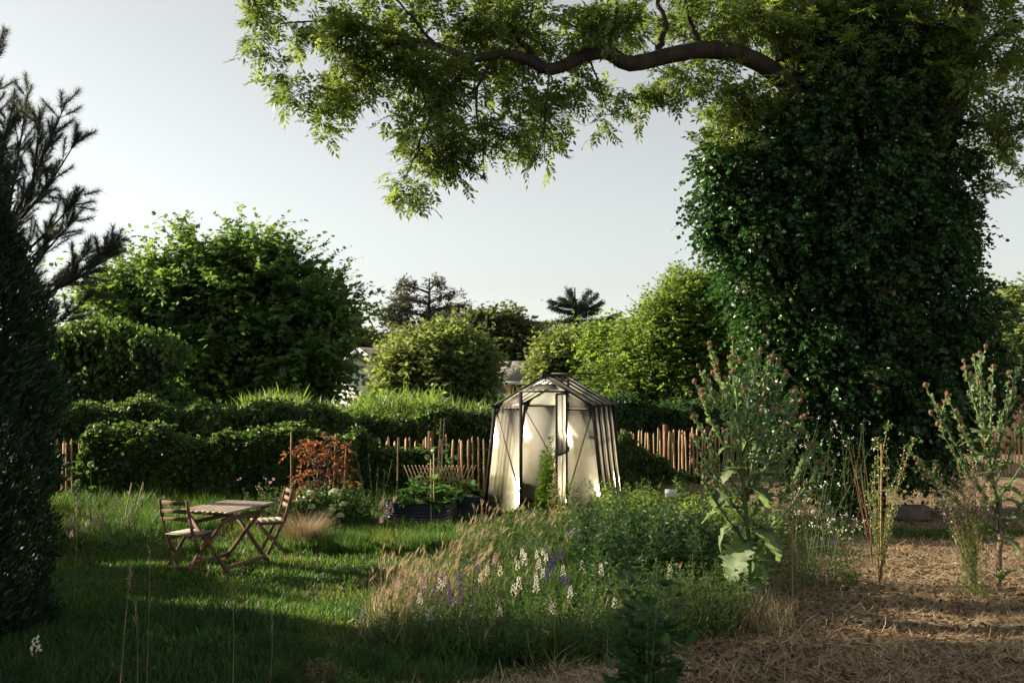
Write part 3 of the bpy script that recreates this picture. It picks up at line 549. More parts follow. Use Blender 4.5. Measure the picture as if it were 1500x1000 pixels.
def fence(u0, u1, label, skip=()):
    b = fpt(u0); root = thing('picket_fence', label, 'fence', b); u = u0; k = 0
    while u < u1:
        p = fpt(u); x = project_x(p)
        if not any(a < x < c for a, c in skip):
            o = bpy.data.objects.new('picket', random.choice(pm)); COL.objects.link(o); o.parent = root; o.location = tuple(p - b + [0, 0, random.uniform(-.05, .03)]); o.rotation_euler = (random.uniform(-.02, .02), random.uniform(-.035, .035), random.uniform(-.3, .3))
            k += 1
        u += .098 + random.uniform(-.02, .02)
    for z in (.25, .92):
        g = Geo(); uu = np.arange(u0, u1, .1); q = np.array([fpt(v) for v in uu]) + np.stack([0 * uu, .02 * np.sin(uu * 32), z + .012 * np.sin(uu * 3)], 1); tubes(g, q, .0035, 4); g.build('wire', M['brace'], root, b)
    for v in np.arange(u0 + .1, u1, 2.0):
        p = fpt(v) + [0, .07, 0]; g = Geo(); bevbar(g, p + [0, 0, -.1], p + [0, 0, 1.27], .1, .1, (0, 1, 0), .012); g.build('post', M['post'], root, b)
    return k
uG = 9.75
fence(0, uG, 'chestnut paling fence on the left, mostly under climbing vine', skip=[(145, 300), (330, 420)])
fence(uG, fs[-1], 'chestnut paling fence on the right, bare pickets glowing in the sun', skip=[(740, 880), (1110, 1380)])
# ------------------------------------------------------------------ ivy-clad ash tree
def big_tree():
    Zt = 17.0; b = P(1250, 750, Zt); b[2] = 0
    root = thing('ash_tree', 'huge ash tree with ivy-smothered trunk and one long limb reaching left overhead', 'tree', b)
    def poly(pts, r0, r1, n=26, sides=10):
        q = np.array([P(x, y, z) for x, y, z in pts]); t = np.linspace(0, len(q) - 1, n); i = np.arange(len(q)); 
        pp = np.stack([np.interp(t, i, q[:, k]) for k in range(3)], 1)
        for _ in range(1): pp[1:-1] = (pp[:-2] + 2 * pp[1:-1] + pp[2:]) / 4
        return pp, np.interp(t, [0, len(q) - 1], [r0, r1])
    g = Geo()
    pp, rr = poly([(1250,760,17),(1245,600,17),(1235,420,17),(1215,250,16.9),(1170,140,16.8)], .55, .34, 20, 12); tubes(g, pp, rr[None], 12)
    pp, rr = poly([(1245,520,17),(1300,380,17.1),(1365,230,17.2),(1395,120,17.2),(1415,0,17.2),(1425,-150,17.2)], .42, .24, 20, 12); tubes(g, pp, rr[None], 12)
    g.build('trunk', M['bark'], root, b, smooth=True)
    limb = [(1180,165,16.8),(1148,118,16.6),(1120,95,16.4),(1080,78,16.1),(1030,72,15.9),(985,80,15.7),(920,97,15.4),(890,75,15.3),(860,80,15.2),(805,106,15.0),(770,85,14.9),(735,78,14.8),(690,88,14.7),(655,72,14.6),(600,55,14.5),(560,75,14.4)]
    g = Geo(); pp, rr = poly(limb, .21, .035, 46); rr = .15 * (1 - np.linspace(0, 1, 46)) ** .8 + .022; tubes(g, pp, rr[None], 10)
    subs = [([(1170,150,16.9),(1158,80,16.9),(1130,40,16.8),(1085,5,16.7),(1075,-60,16.6)], .2, .12), ([(805,106,15),(760,60,15),(725,20,14.9),(700,-30,14.8)], .06, .02), ([(960,85,15.6),(975,40,15.6),(960,-20,15.6)], .06, .03),
            ([(735,78,14.8),(700,120,14.7),(695,160,14.6),(708,200,14.6),(708,240,14.6)], .03, .008), ([(600,55,14.5),(540,40,14.3),(480,30,14.1),(410,35,14)], .03, .008), ([(560,75,14.4),(520,100,14.2),(470,130,14.1)], .022, .006),
            ([(690,88,14.7),(640,150,14.5),(610,220,14.4),(590,265,14.3)], .028, .006), ([(860,80,15.2),(880,130,15.1),(890,165,15)], .02, .005), ([(805,106,15),(800,150,14.9),(795,215,14.9)], .02, .005), ([(640,70,14.6),(600,20,14.5),(560,-20,14.4)], .03, .01),
            ([(1030,72,15.9),(1010,30,15.8),(1000,-20,15.8)], .05, .02), ([(1395,120,17.2),(1450,60,16.8),(1490,30,16.5)], .08, .03), ([(1380,180,17.2),(1440,180,16.8),(1475,230,16.6)], .05, .015), ([(1405,60,17.2),(1330,30,16.8),(1270,20,16.6)], .07, .03), ([(890,75,15.3),(905,20,15.3),(900,-30,15.3)], .04, .02)]
    g.build('limb', M['bark'], root, b, smooth=True)
    for s_, r0, r1 in subs:
        g = Geo(); pp, rr = poly(s_, r0, r1, 14, 6); pp[1:-1] += rng.normal(size=(12, 3)) * r0 * .25; tubes(g, pp, rr[None], 7); g.build('branch', M['bark'], root, b, smooth=True)
    # bare dangling twigs with dried key clusters
    g = Geo()
    for pts in ([(708,225,14.6),(706,240,14.6),(694,250,14.6),(683,242,14.6)], [(708,230,14.6),(709,245,14.6),(708,262,14.6)], [(797,210,14.9),(798,235,14.9),(790,243,14.9)], [(520,160,14.2),(524,170,14.2),(513,176,14.2)]):
        q = np.array([P(*p) for p in pts]); tubes(g, q, .007, 5); g.build('twig', M['bark'], root, b); g = Geo()
    q = P(708, 258, 14.6); leaves(g, np.tile(q, (40, 1)) + rng.normal(size=(40, 3)) * .02, randdir(40), randdir(40), .05, .02)
    tag(g.build('dried_keys', M['bark'], root, b), kind='stuff')
    A = [(400,18,36,24),(385,40,22,18),(430,70,30,18),(405,85,20,14),(470,55,40,26),(445,140,24,13),(480,155,26,18),(470,178,16,8),(500,60,45,36),(520,130,42,20),(560,85,60,44),(520,20,60,28),(600,120,52,40),(600,170,28,20),(620,195,36,20),(640,225,40,20),(605,262,24,15),(590,278,14,9),(655,205,40,26),(660,120,60,56),(690,180,50,40),(720,215,24,18),(740,190,40,28),(640,40,80,36),
         (740,70,80,54),(770,140,50,46),(720,10,110,36),(810,50,80,44),(800,165,34,34),(790,205,18,13),(840,130,26,20),(870,165,24,18),(890,180,16,12),(890,40,80,44),(900,130,26,12),(960,110,40,22),(940,150,12,10),(965,25,70,38),(1010,100,26,24),(1005,138,14,10),(1040,30,56,40),(1060,110,34,26),(1100,30,60,40)]
    Bk = [(1150,20,50,40),(1220,80,60,60),(1330,30,70,50),(1340,110,50,40),(1480,180,30,30),(1180,40,70,46),(1190,120,50,40),(1270,50,70,55),(1300,130,60,60),(1350,60,50,60),(1400,120,40,50),(1450,50,50,60),(1470,130,44,50),(1440,200,34,34),(1470,220,40,36),(1465,275,34,24),(1440,290,20,12),(1490,60,40,60),(1230,-20,200,40),(1440,-40,80,40)]
    LT = [(1080,150,34,30),(1100,185,40,34),(1070,200,26,26),(1020,215,22,18),(1120,150,24,26)]
    blobs = []
    for x, y, rx, ry in A:
        Zd = np.interp(x, [400, 1150], [14.0, 16.5]); blobs.append(PB(x, y, rx * .82, ry * .78, Zd + random.uniform(-.3, .3), rx * ry / 105 + 3, .5))
    for x, y, rx, ry in Bk: blobs.append(PB(x, y, rx, ry, 16.9 + random.uniform(-.5, .5), rx * ry / 85, 1.1))
    for x, y, rx, ry in LT: blobs.append(PB(x, y, rx, ry, 16.6, rx * ry / 50, .6))
    # unseen upper crown, above the frame
    for k in range(26): blobs.append(((random.uniform(-1.5, 9), random.uniform(14, 21), random.uniform(9.3, 12)), (1.4, 1.4, .8), 14))
    C, O = blob_points(blobs, .1)
    keep = rng.random(len(C)) < .3 + .6 * (np.sin(C[:, 0] * 3.1 + C[:, 2] * 2) * np.sin(C[:, 2] * 4.3 - C[:, 0]) > -.25); C, O = C[keep], O[keep]; tw = twigs(C, O, 3, (.045, .06, .035), .26, .9, .12, .8, .25); g = Geo(); twig_wood(g, tw, .0045, 1, 1.0)
    # compound leaves on the twigs
    S, D, Lr, droop, cr = tw; n = len(S); nl = 4; t = np.linspace(.3, 1, nl)[None] + 0 * S[:, :1]; p = twig_pts(tw, t).reshape(-1, 3); Dr = np.repeat(D, nl, 0)
    sd = nrm(np.cross(Dr, [0, 0, 1.])); sg = np.tile([1., -1., .6, -.3], n)[:, None]
    ax = nrm(Dr * .6 + sd * sg + rng.normal(size=p.shape) * .4 + [0, 0, -.22]); nn = nrm([0, 0, 1] + rng.normal(size=p.shape) * .45); s2 = nrm(np.cross(nn, ax)); nn = np.cross(ax, s2); RL = .17 + .07 * rng.random(len(p)); crr = np.repeat(cr, nl)
    for q in range(9):
        if q == 8: tt = 1.0; dd = ax
        else: tt = .28 + .62 * (q // 2) / 3.5; dd = ax * .6 + s2 * (1 if q % 2 else -1)
        pos = p + ax * (RL * tt)[:, None] - np.array([0, 0, 1]) * (RL * .25 * tt ** 2)[:, None]; dd = nrm(dd + rng.normal(size=p.shape) * .13 - np.array([0, 0, .2])); ll = .105 * (.8 + .4 * rng.random(len(p)))
        leaves(g, pos, dd, nrm(nn + rng.normal(size=p.shape) * .25), ll, ll * .36, 'rhomb', np.clip(crr * .45 + rng.random(len(p)) * .55, 0, 1))
    tag(g.build('crown', [M['ash'], M['bark']], root, b), kind='stuff')
    # ivy
    I = [(1230,230,150,110,17),(1110,255,75,60,16.6),(1062,235,34,26,16.4),(1080,315,44,46,16.5),(1120,330,90,60,16.6),(1230,340,160,100,16.9),(1350,330,75,80,17),(1390,240,40,60,17),(1130,400,80,60,16.7),(1260,440,160,90,17),(1380,430,60,60,17),(1395,345,30,30,17),(1150,480,70,60,16.8),(1270,540,170,90,17),(1400,510,60,50,17),(1180,580,90,70,16.9),(1300,620,120,80,17),(1420,570,50,50,17.2),(1230,670,80,50,17),(1300,180,80,70,17),(1190,170,60,40,16.9),(1360,650,60,60,17.2),(1170,650,40,50,16.8)]
    I += [(1240,110,60,50,17),(1300,80,60,60,17),(1200,60,36,50,16.9),(1250,10,60,40,17),(1345,120,40,60,17.1),(1040,290,18,34,16.4),(1455,460,20,26,17.1),(1470,560,26,30,17.2),(1060,350,30,24,16.4)]
    C, O = blob_points([PB(x, y, rx * .93, ry * .93, z, rx * ry / 38, min(1.25, (rx + ry) / 2 * z / F)) for x, y, rx, ry, z in I], .5)
    tw = twigs(C, O, 7, (.08, .10, .08), .26, 1.0, -.1, .7, .45); g = Geo(); twig_leaves(g, tw, 9, .075, .062, 'oval', flat=.8, clumpvar=.35)
    tag(g.build('ivy', M['ivy'], root, b), kind='stuff')
big_tree()
# ------------------------------------------------------------------ greenhouse
def greenhouse():
    th = math.radians(15); o = G(796, 764); root = thing('greenhouse', 'small dark-framed polycarbonate greenhouse with slanted walls and open door', 'greenhouse', o, -th)
    D = 1.95; wb, we, he, hr, pl = 1.0, .80, 1.88, 2.35, .15; xl, xr = -.37, .37; hd = 2.11
    def wx(z): return wb + (we - wb) * z / he
    g = Geo()
    for y in (0, D): bar(g, (-wb - .01, y, pl / 2), (wb + .01, y, pl / 2), .05, pl) if y == D else (bar(g, (-wb - .01, 0, pl / 2), (xl, 0, pl / 2), .05, pl), bar(g, (xr, 0, pl / 2), (wb + .01, 0, pl / 2), .05, pl), bar(g, (xl, 0, .03), (xr, 0, .03), .05, .06))
    for s in (-1, 1): bar(g, (s * wb, .026, pl / 2), (s * wb, D - .026, pl / 2), .05, pl)
    g.build('plinth', M['frame'], root)
    def B(name, a, b, w=.04, t=.04, up=(0, 1, 0), mat='frame', par=root):
        g = Geo(); bevbar(g, a, b, w, t, up, .005); return g.build(name, M[mat], par)
    for y in (0, D):
        for s in (-1, 1):
            B('corner_post', (s * wx(pl), y, pl), (s * we, y, he), .055, .03)
            B('gable_rafter', (s * (we + .05), y, he - .02), (0, y, hr), .03, .05)
            g = Geo(); slab(g, [(s * (we - .015), y, he + .0), (s * (we - .02), y, he - .20), (s * (we - .09), y, he - .01), (s*(we-.15), y, he + .07)], .02); g.build('gusset', M['frame'], root)
    for s, x in ((-1, xl), (1, xr)):
        B('door_post', (x, -.004, pl), (x, -.004, hd), .05, .03)
        B('cross_rail', (x + s * .028, 0, 1.82), (s * (wx(1.82) - .03), 0, 1.82), .025, .03)
        B('brace', (s * (wx(1.72) - .05), .012, 1.72), (x + s * .02, .012, .45), .022, .012, mat='brace')
        B('brace', (s * (wx(1.72) - .05), D - .02, 1.72), (s * .03, D - .02, .45), .022, .012, mat='brace')
    B('door_header', (xl - .03, -.006, hd), (xr + .03, -.006, hd), .03, .05)
    B('back_post', (0, D, pl), (0, D, hr - .04), .035, .035); B('cross_rail', (-we, D, 1.82), (we, D, 1.82), .025, .03)
    B('ridge_beam', (0, -.03, hr + .02), (0, D + .03, hr + .02), .05, .05, (0, 0, 1))
    g = Geo(); slab(g, [(-.07, -.035, hr - .035), (.07, -.035, hr - .035), (0, -.035, hr + .085)], .02); g.build('finial', M['frame'], root)
    for s in (-1, 1):
        B('eave_gutter', (s * (we + .06), -.04, he), (s * (we + .06), D + .04, he), .09, .035, (0, 0, 1))
        B('floor_rail', (s * (wx(pl) + .004), .03, pl + .02), (s * (wx(pl) + .004), D - .03, pl + .02), .03, .03, (0, 0, 1))
        for k in range(1, 4):
            y = D * k / 4; B('side_post', (s * wx(pl), y, pl), (s * (we + .004), y, he - .02), .03, .035); B('rafter', (s * (we + .01), y, he + .01), (s * .03, y, hr - .003), .03, .03)
    # panes
    def pane(name, pts, par=root):
        g = Geo(); slab(g, pts, .006); return g.build(name, M['pane'], par)
    for s, x in ((-1, xl), (1, xr)):
        a = x + s * .026; so_ = -.019 if s < 0 else -.021
        pane('gable_pane', [(a, .019, pl + .01), (s * (wx(pl) - .03), .019, pl + .01), (s * (wx(1.8) - .03), .019, 1.805), (a, .019, 1.805)])
        zr = lambda xx: hr - (hr - he) * abs(xx) / we - .035
        pane('upper_gable_pane', [(a, .019, 1.84), (s * (we - .05), .019, 1.84), (s * (we - .05), .019, zr(we - .05)), (a, .019, zr(a))])
        pane('back_pane', [(s * .02, D + .019, pl + .01), (s * (wx(pl) - .03), D + .019, pl + .01), (s * (wx(1.8) - .03), D + .019, 1.805), (s * .02, D + .019, 1.805)])
        pane('upper_back_pane', [(s * .02, D + .019, 1.84), (s * (we - .05), D + .019, 1.84), (s * (we - .05), D + .019, zr(we - .05)), (s * .02, D + .019, zr(.02))])
        for k in range(4):
            y0, y1 = D * k / 4 + .02, D * (k + 1) / 4 - .02
            pane('side_pane', [(s * wx(pl) + so_, y0, pl + .03), (s * wx(pl) + so_, y1, pl + .03), (s * we + so_, y1, he - .03), (s * we + so_, y0, he - .03)])
            if not (s == 1 and k in (1, 2)): pane('roof_pane', [(s * we, y0, he + .015), (s * we, y1, he + .015), (s * .03, y1, hr - .01), (s * .03, y0, hr - .01)])
            else: pane('roof_pane', [(s * we, y0, he + .015), (s * we, y1, he + .015), (s * .48, y1, he + (hr - he) * .4), (s * .48, y0, he + (hr - he) * .4)])
    pane('transom_pane', [(-.26, .019, hd + .03), (.26, .019, hd + .03), (.14, .019, hr - .12), (-.14, .019, hr - .12)])
    # open roof vent, hinged at the ridge
    v = thing('x', None, None); bpy.data.objects.remove(v)
    g = Geo(); y0, y1 = D * .25 + .02, D * .75 - .02
    for a, b_ in (((.03, y0, hr + .05), (.03, y1, hr + .05)), ((.66, y0, hr + .04), (.66, y1, hr + .04)), ((.03, y0, hr + .05), (.66, y0, hr + .04)), ((.03, y1, hr + .05), (.66, y1, hr + .04))): bevbar(g, a, b_, .03, .025)
    vent = g.build('roof_vent', M['frame'], root); pane('vent_pane', [(.05, y0 + .015, hr + .05), (.645, y0 + .015, hr + .04), (.645, y1 - .015, hr + .04), (.05, y1 - .015, hr + .05)], vent)
    B('vent_stay', (.5, D / 2, he + .19), (.62, D / 2, hr + .03), .015, .015)
    # door leaf, opened outwards
    g = Geo(); yy0, yy1 = -.04, -.72; x = xr + .005; z0, z1 = .16, 2.08
    for a, b_ in (((x, yy0, z0), (x, yy0, z1)), ((x, yy1, z0), (x, yy1, z1))): bevbar(g, a, b_, .035, .03, (0, 1, 0))
    for z in (z0, 1.15, z1): bevbar(g, (x, yy0 - .02, z), (x, yy1 + .02, z), .03, .035)
    door = g.build('door', M['frame'], root)
    pane('door_pane', [(x, yy0 - .015, z0 + .02), (x, yy1 + .015, z0 + .02), (x, yy1 + .015, 1.13), (x, yy0 - .015, 1.13)], door); pane('door_pane', [(x, yy0 - .015, 1.17), (x, yy1 + .015, 1.17), (x, yy1 + .015, z1 - .02), (x, yy0 - .015, z1 - .02)], door)
    for z in (.5, 1.2, 1.9): 
        g = Geo(); tubes(g, np.array([(x + .045, -.04, z - .04), (x + .045, -.04, z + .04)]), .013, 8, cap=True); g.build('hinge', M['frame'], door)
    g = Geo(); bevbar(g, (x - .03, yy1 + .03, 1.08), (x - .03, yy1 + .03, 1.24), .02, .02); g.build('handle', M['frame'], door)
    return root, o, th
gh, gho, gth = greenhouse()
def GH(x, y, z=0.): return np.array([gho[0] + x * math.cos(gth) + y * math.sin(gth), gho[1] - x * math.sin(gth) + y * math.cos(gth), z])
# ------------------------------------------------------------------ table and chairs
def table():
    A = P(336, 752, 11.58)[:2]; Bq = np.array([-2.97, 12.52]); ax = nrm(Bq - A); rot = math.atan2(ax[1], ax[0])
    c = A + ax * .5 + np.array([-ax[1], ax[0]]) * .35; root = thing('garden_table', 'folding wooden slatted garden table on the lawn between two chairs', 'table', (c[0], c[1], hgt(*c) - .01), rot)
    n = 9; W = .70; Lh = .505; H = .715; bw = W / n
    for k in range(n):
        y = -W / 2 + bw * (k + .5); g = Geo(); e = random.uniform(-.004, .004); bevbar(g, (-Lh + e, y, H + random.uniform(-.001, .001)), (Lh + e, y, H), bw - .005, .02); g.build('tabletop_slat', M['woodtop'], root)
    def B(name, a, b, w, t, up=(0, 0, 1)): g = Geo(); bevbar(g, a, b, w, t, up); g.build(name, M['wood'], root)
    for x in (-.40, .40): B('batten', (x, -.33, H - .03), (x, .33, H - .03), .035, .035)
    for sx in (-1, 1):
        x = sx * .40
        B('leg', (x - sx * .022, -.27, H - .04), (x - sx * .022, .30, 0), .045, .03, (1, 0, 0)); B('leg', (x + sx * .022, .27, H - .04), (x + sx * .022, -.30, 0), .045, .03, (1, 0, 0))
    B('stretcher', (-.41, .262, .06), (.41, .262, .06), .025, .05); B('stretcher', (-.41, -.262, .06), (.41, -.262, .06), .025, .05)
    B('stretcher', (-.39, .2, H - .14), (.39, .2, H - .14), .025, .05); B('stretcher', (-.39, -.18, H - .11), (.39, -.18, H - .11), .025, .05)
table()
def chair(loc, rot, label):
    root = thing('folding_chair', label, 'chair', loc, rot, group='folding chairs at the garden table'); W = .40
    def B(name, a, b, w, t, up=(0, 0, 1), m='wood'): g = Geo(); bevbar(g, a, b, w, t, up); return g.build(name, M[m], root)
    for s in (-1, 1):           # local: seat faces +x, back post curved
        g = Geo(); x = s * W / 2; pts = [(.10, 0), (-.02, .25), (-.13, .46), (-.19, .66), (-.235, .86)]
        for (a, az), (b, bz) in zip(pts[:-1], pts[1:]): bevbar(g, (a, x, az), (b, x, bz), .022, .04, (1, 0, .3))
        # front-foot post runs backwards from the back rest to the front foot
        g.build('back_post', M['wood'], root)
        B('leg', (.20, s * (W / 2 - .03), .43), (-.19, s * (W / 2 - .03), 0), .02, .04, (1, 0, .5))
        B('seat_rail', (-.14, s * (W / 2 - .05), .425), (.21, s * (W / 2 - .05), .425), .02, .035)
    for k in range(5): x = -.12 + k * .082; B('seat_slat', (x, -W / 2 + .012, .452), (x, W / 2 - .012, .452), .07, .016, m='woodtop')
    for z, x in ((.64, -.192), (.73, -.214), (.825, -.232)): B('back_slat', (x, -W / 2 + .01, z), (x, W / 2 - .01, z), .016, .05, (-.25, 0, 1))
    B('stretcher', (-.13, -W / 2 + .04, .07), (-.13, W / 2 - .04, .07), .02, .03)
chair((-3.80, 11.72, hgt(-3.8, 11.72) - .01), math.radians(66), 'folding wooden chair nearest the camera, its back to us')
c2 = G(388, 812); chair((c2[0] + .02, c2[1] + .25, c2[2] - .01), math.radians(205), 'folding wooden chair at the far end of the table by the hydrangea')
# ------------------------------------------------------------------ grass
def zoneok(x, y): return x < mulch_edge(y) + rng.normal(size=np.shape(x)) * .25
def blades(g, x, y, h, w, lean=.35, mat=0, rnd=None):
    n = len(x); d = nrm(np.stack([rng.normal(size=n) * lean, rng.normal(size=n) * lean, np.ones(n)], 1)); leaves(g, np.stack([x, y, hgt(x, y) - .01], 1), d, randdir(n), h, w, 'blade', rnd, mat)
g = Geo(); n = 200000
y = 6.6 + 12.0 * rng.random(n) ** 1.15; x = -(.55 * y + .6) + (.55 * y + 4.2) * rng.random(n); pn = np.sin(x * 2.3 + np.sin(y * 1.7) * 1.5) * np.sin(y * 2.1 + np.sin(x * 1.9))
k = zoneok(x, y) & (rng.random(n) < .72 + .28 * pn); x, y, pn = x[k], y[k], pn[k]
h = (.04 + .045 * rng.random(len(x)) + .03 * np.clip(pn, 0, 1)) * (1 + .5 * (y > 14.5)); blades(g, x, y, h, .008 + .006 * rng.random(len(x)), .55)
tag(g.build('lawn_grass', M['grass']), 'shaggy green lawn grass on the left half of the garden', 'grass', kind='stuff')
def tuft_patch(name, label, cx, cy, rx, ry, n, h, w, mat, lean=.3, clump=25):
    g = Geo(); m = n // clump; a = rng.random(m) * 2 * PI; r = np.sqrt(rng.random(m)); tx = cx + rx * r * np.cos(a); ty = cy + ry * r * np.sin(a)
    x = np.repeat(tx, clump) + rng.normal(size=m * clump) * .04; y = np.repeat(ty, clump) + rng.normal(size=m * clump) * .04; hh = np.repeat(h * (.6 + .6 * rng.random(m)), clump) * (.6 + .4 * rng.random(m * clump))
    blades(g, x, y, hh, w, lean); tag(g.build(name, M[mat]), label, 'grass', kind='stuff')
c = G(560, 800); tuft_patch('long_grass', 'strip of longer lush grass in front of the raised bed', c[0] - .1, c[1] + .3, 1.3, 1.0, 16000, .26, .009, 'grass', .35)
c = G(460, 790); tuft_patch('long_grass', 'longer grass around the far chair and hydrangea', c[0], c[1] + .6, .9, 1.3, 9000, .26, .009, 'grass', .35)
c = G(200, 775); tuft_patch('long_grass', 'unmown grass along the left flower border', c[0] - .2, c[1] + .4, 1.5, 2.3, 16000, .34, .008, 'grass', .35)
c = G(220, 740); tuft_patch('long_grass', 'long grass at the foot of vine-covered fence', c[0] + .6, 17.2, 4.2, .8, 12000, .42, .01, 'grass', .25)
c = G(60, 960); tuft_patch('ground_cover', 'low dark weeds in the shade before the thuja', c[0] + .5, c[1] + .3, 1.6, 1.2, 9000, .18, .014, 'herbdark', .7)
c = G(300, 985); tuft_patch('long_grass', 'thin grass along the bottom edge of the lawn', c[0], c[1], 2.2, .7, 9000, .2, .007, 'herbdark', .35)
# ornamental grass beside far chair
c = G(432, 808); g = Geo(); n = 1500; a = rng.random(n) * 2 * PI; d = nrm(np.stack([np.cos(a) * .5, np.sin(a) * .5, np.ones(n)], 1) + rng.normal(size=(n, 3)) * .2); p0 = np.tile(c + [0, .5, 0], (n, 1)) + rng.normal(size=(n, 3)) * [.07, .07, 0]
n3 = np.cross(np.cross(d, [0, 0, 1.]), d); leaves(g, p0, d, -nrm(n3 + 1e-6), .45 + .22 * rng.random(n), .004, 'blade'); tag(g.build('ornamental_grass', M['dry']), 'soft straw-coloured feather grass clump beside the far chair', 'grass')
c = G(222, 745); g = Geo(); n = 60; d = nrm(np.stack([rng.normal(size=n) * .3, rng.normal(size=n) * .3, np.ones(n)], 1)); leaves(g, np.tile(c, (n, 1)) + rng.normal(size=(n, 3)) * [.12, .08, 0], d, randdir(n), .45 + .2 * rng.random(n), .035, 'blade'); tag(g.build('iris_clump', M['grass']), 'clump of broad sword-like iris leaves at the back of the lawn', 'plant')
# ------------------------------------------------------------------ straw mulch
g = Geo(); n = 42000; y = 6.6 + 15 * rng.random(n) ** 1.7; x = -1.5 + (.56 * y + 2.2) * rng.random(n)
k = (x > mulch_edge(y) - .3 + rng.normal(size=n) * .25); x, y = x[k], y[k]; n = len(x); a = rng.random(n) * 2 * PI
gx = hgt(x, y) + np.abs(.018 * np.sin(x * 9 + 2 * np.sin(y * 5)) * np.sin(y * 8 + np.sin(x * 6))) + .012
d = nrm(np.stack([np.cos(a), np.sin(a), rng.normal(size=n) * .22], 1)); leaves(g, np.stack([x, y, gx], 1), d, nrm([0, 0, 1] + rng.normal(size=(n, 3)) * .3), .05 + .16 * rng.random(n) ** 2, .0045 + .003 * rng.random(n), 'blade')
tag(g.build('straw_mulch', mat_leaf('straw', (.20, .15, .09), (.5, .39, .25), .15, .7, .2, .5)), 'loose straw and wood mulch over the plot on the right', 'mulch', kind='stuff')
g = Geo(); n = 14000; y = 6.8 + 14 * rng.random(n) ** 1.5; x = 1 + (.56 * y) * rng.random(n); k = (x > mulch_edge(y)); x, y = x[k], y[k]; n = len(x); d = randdir(n); d[:, 2] *= .3
leaves(g, np.stack([x, y, hgt(x, y) + .012], 1), nrm(d), nrm([0, 0, 1] + rng.normal(size=(n, 3)) * .5), .03 + .05 * rng.random(n), .02 + .02 * rng.random(n), 'oval')
tag(g.build('leaf_litter', mat_leaf('litter', (.05, .03, .018), (.22, .12, .06), .1, .8, .15, .5)), 'brown leaf and bark litter on the right-hand plot', 'litter', kind='stuff')
c = P(1330, 775, 15); tuft_patch('long_grass', 'thin green grass strip along the far edge of the mulched plot', 5.9, 14.9, 2.0, .45, 7000, .12, .008, 'grass', .4)
# ------------------------------------------------------------------ wildflower bed
BP = np.array([(-1.35, 8.75), (-.6, 8.15), (.9, 8.2), (2.0, 9.0), (2.7, 10.6), (3.2, 13.5), (2.9, 15.2), (1.6, 14.7), (.2, 14.9), (-.45, 14.0), (-.75, 12), (-1.35, 10.2)])
def inpoly(x, y, Pq):
    c = np.zeros(len(x), bool); j = len(Pq) - 1
    for i in range(len(Pq)):
        xi, yi = Pq[i]; xj, yj = Pq[j]; c ^= ((yi > y) != (yj > y)) & (x < (xj - xi) * (y - yi) / (yj - yi + 1e-12) + xi); j = i
    return c
def bedpts(n):
    x = rng.uniform(-1.5, 3.3, n * 3); y = rng.uniform(8, 15.3, n * 3); k = inpoly(x, y, BP); return x[k][:n], y[k][:n]
x, y = bedpts(17000); dryness = np.clip(.5 - (x + 1.0) / 1.3 + .25 * np.sin(y * 2), .06, 1)
g = Geo(); k = rng.random(len(x)) < dryness; xd, yd = x[k], y[k]; xg, yg = x[~k], y[~k]
blades(g, xd, yd, .14 + .24 * rng.random(len(xd)), .009, .4, 0); blades(g, xg, yg, .14 + .24 * rng.random(len(xg)), .012, .45, 1)
tag(g.build('meadow_grass', [M['dry'], M['herb']]), 'mixed green and straw-dry grass of the wildflower bed', 'grass', kind='stuff')
# barley heads
g = Geo(); x, y = bedpts(2500); pr_ = np.clip(1.0 - (x + 1.1) / 1.1, .05, 1) + (y > 12.5) * .12; k = rng.random(len(x)) < pr_; x, y = x[k], y[k]; n = len(x); h = .30 + .22 * rng.random(n)
h = h * np.where((x > -.2) & (y < 11.5), .72, 1); ln = nrm(np.stack([rng.normal(size=n) * .2 + .12, rng.normal(size=n) * .2, np.ones(n)], 1)); b0 = np.stack([x, y, hgt(x, y)], 1); tp = b0 + ln * h[:, None]; t = np.array([0, .5, 1.])[None, :, None]; q = b0[:, None] * (1 - t) + tp[:, None] * t
tubes(g, q, np.tile([.002, .0018, .0015], (n, 1)), 3, 0)
hd = nrm(ln + rng.normal(size=(n, 3)) * .25 + [.35, 0, -.1]); m = 11
for q_ in range(m):
    pp = tp + hd * (.075 * q_ / m); leaves(g, pp, nrm(hd + rng.normal(size=(n, 3)) * .28), randdir(n), .045 + .035 * rng.random(n), .0055, 'tri', np.clip(.3 + .7 * rng.random(n), 0, 1))
tag(g.build('barley_grass', M['dry']), 'feathery pinkish tan heads of wild barley catching the sun', 'grass', kind='stuff')
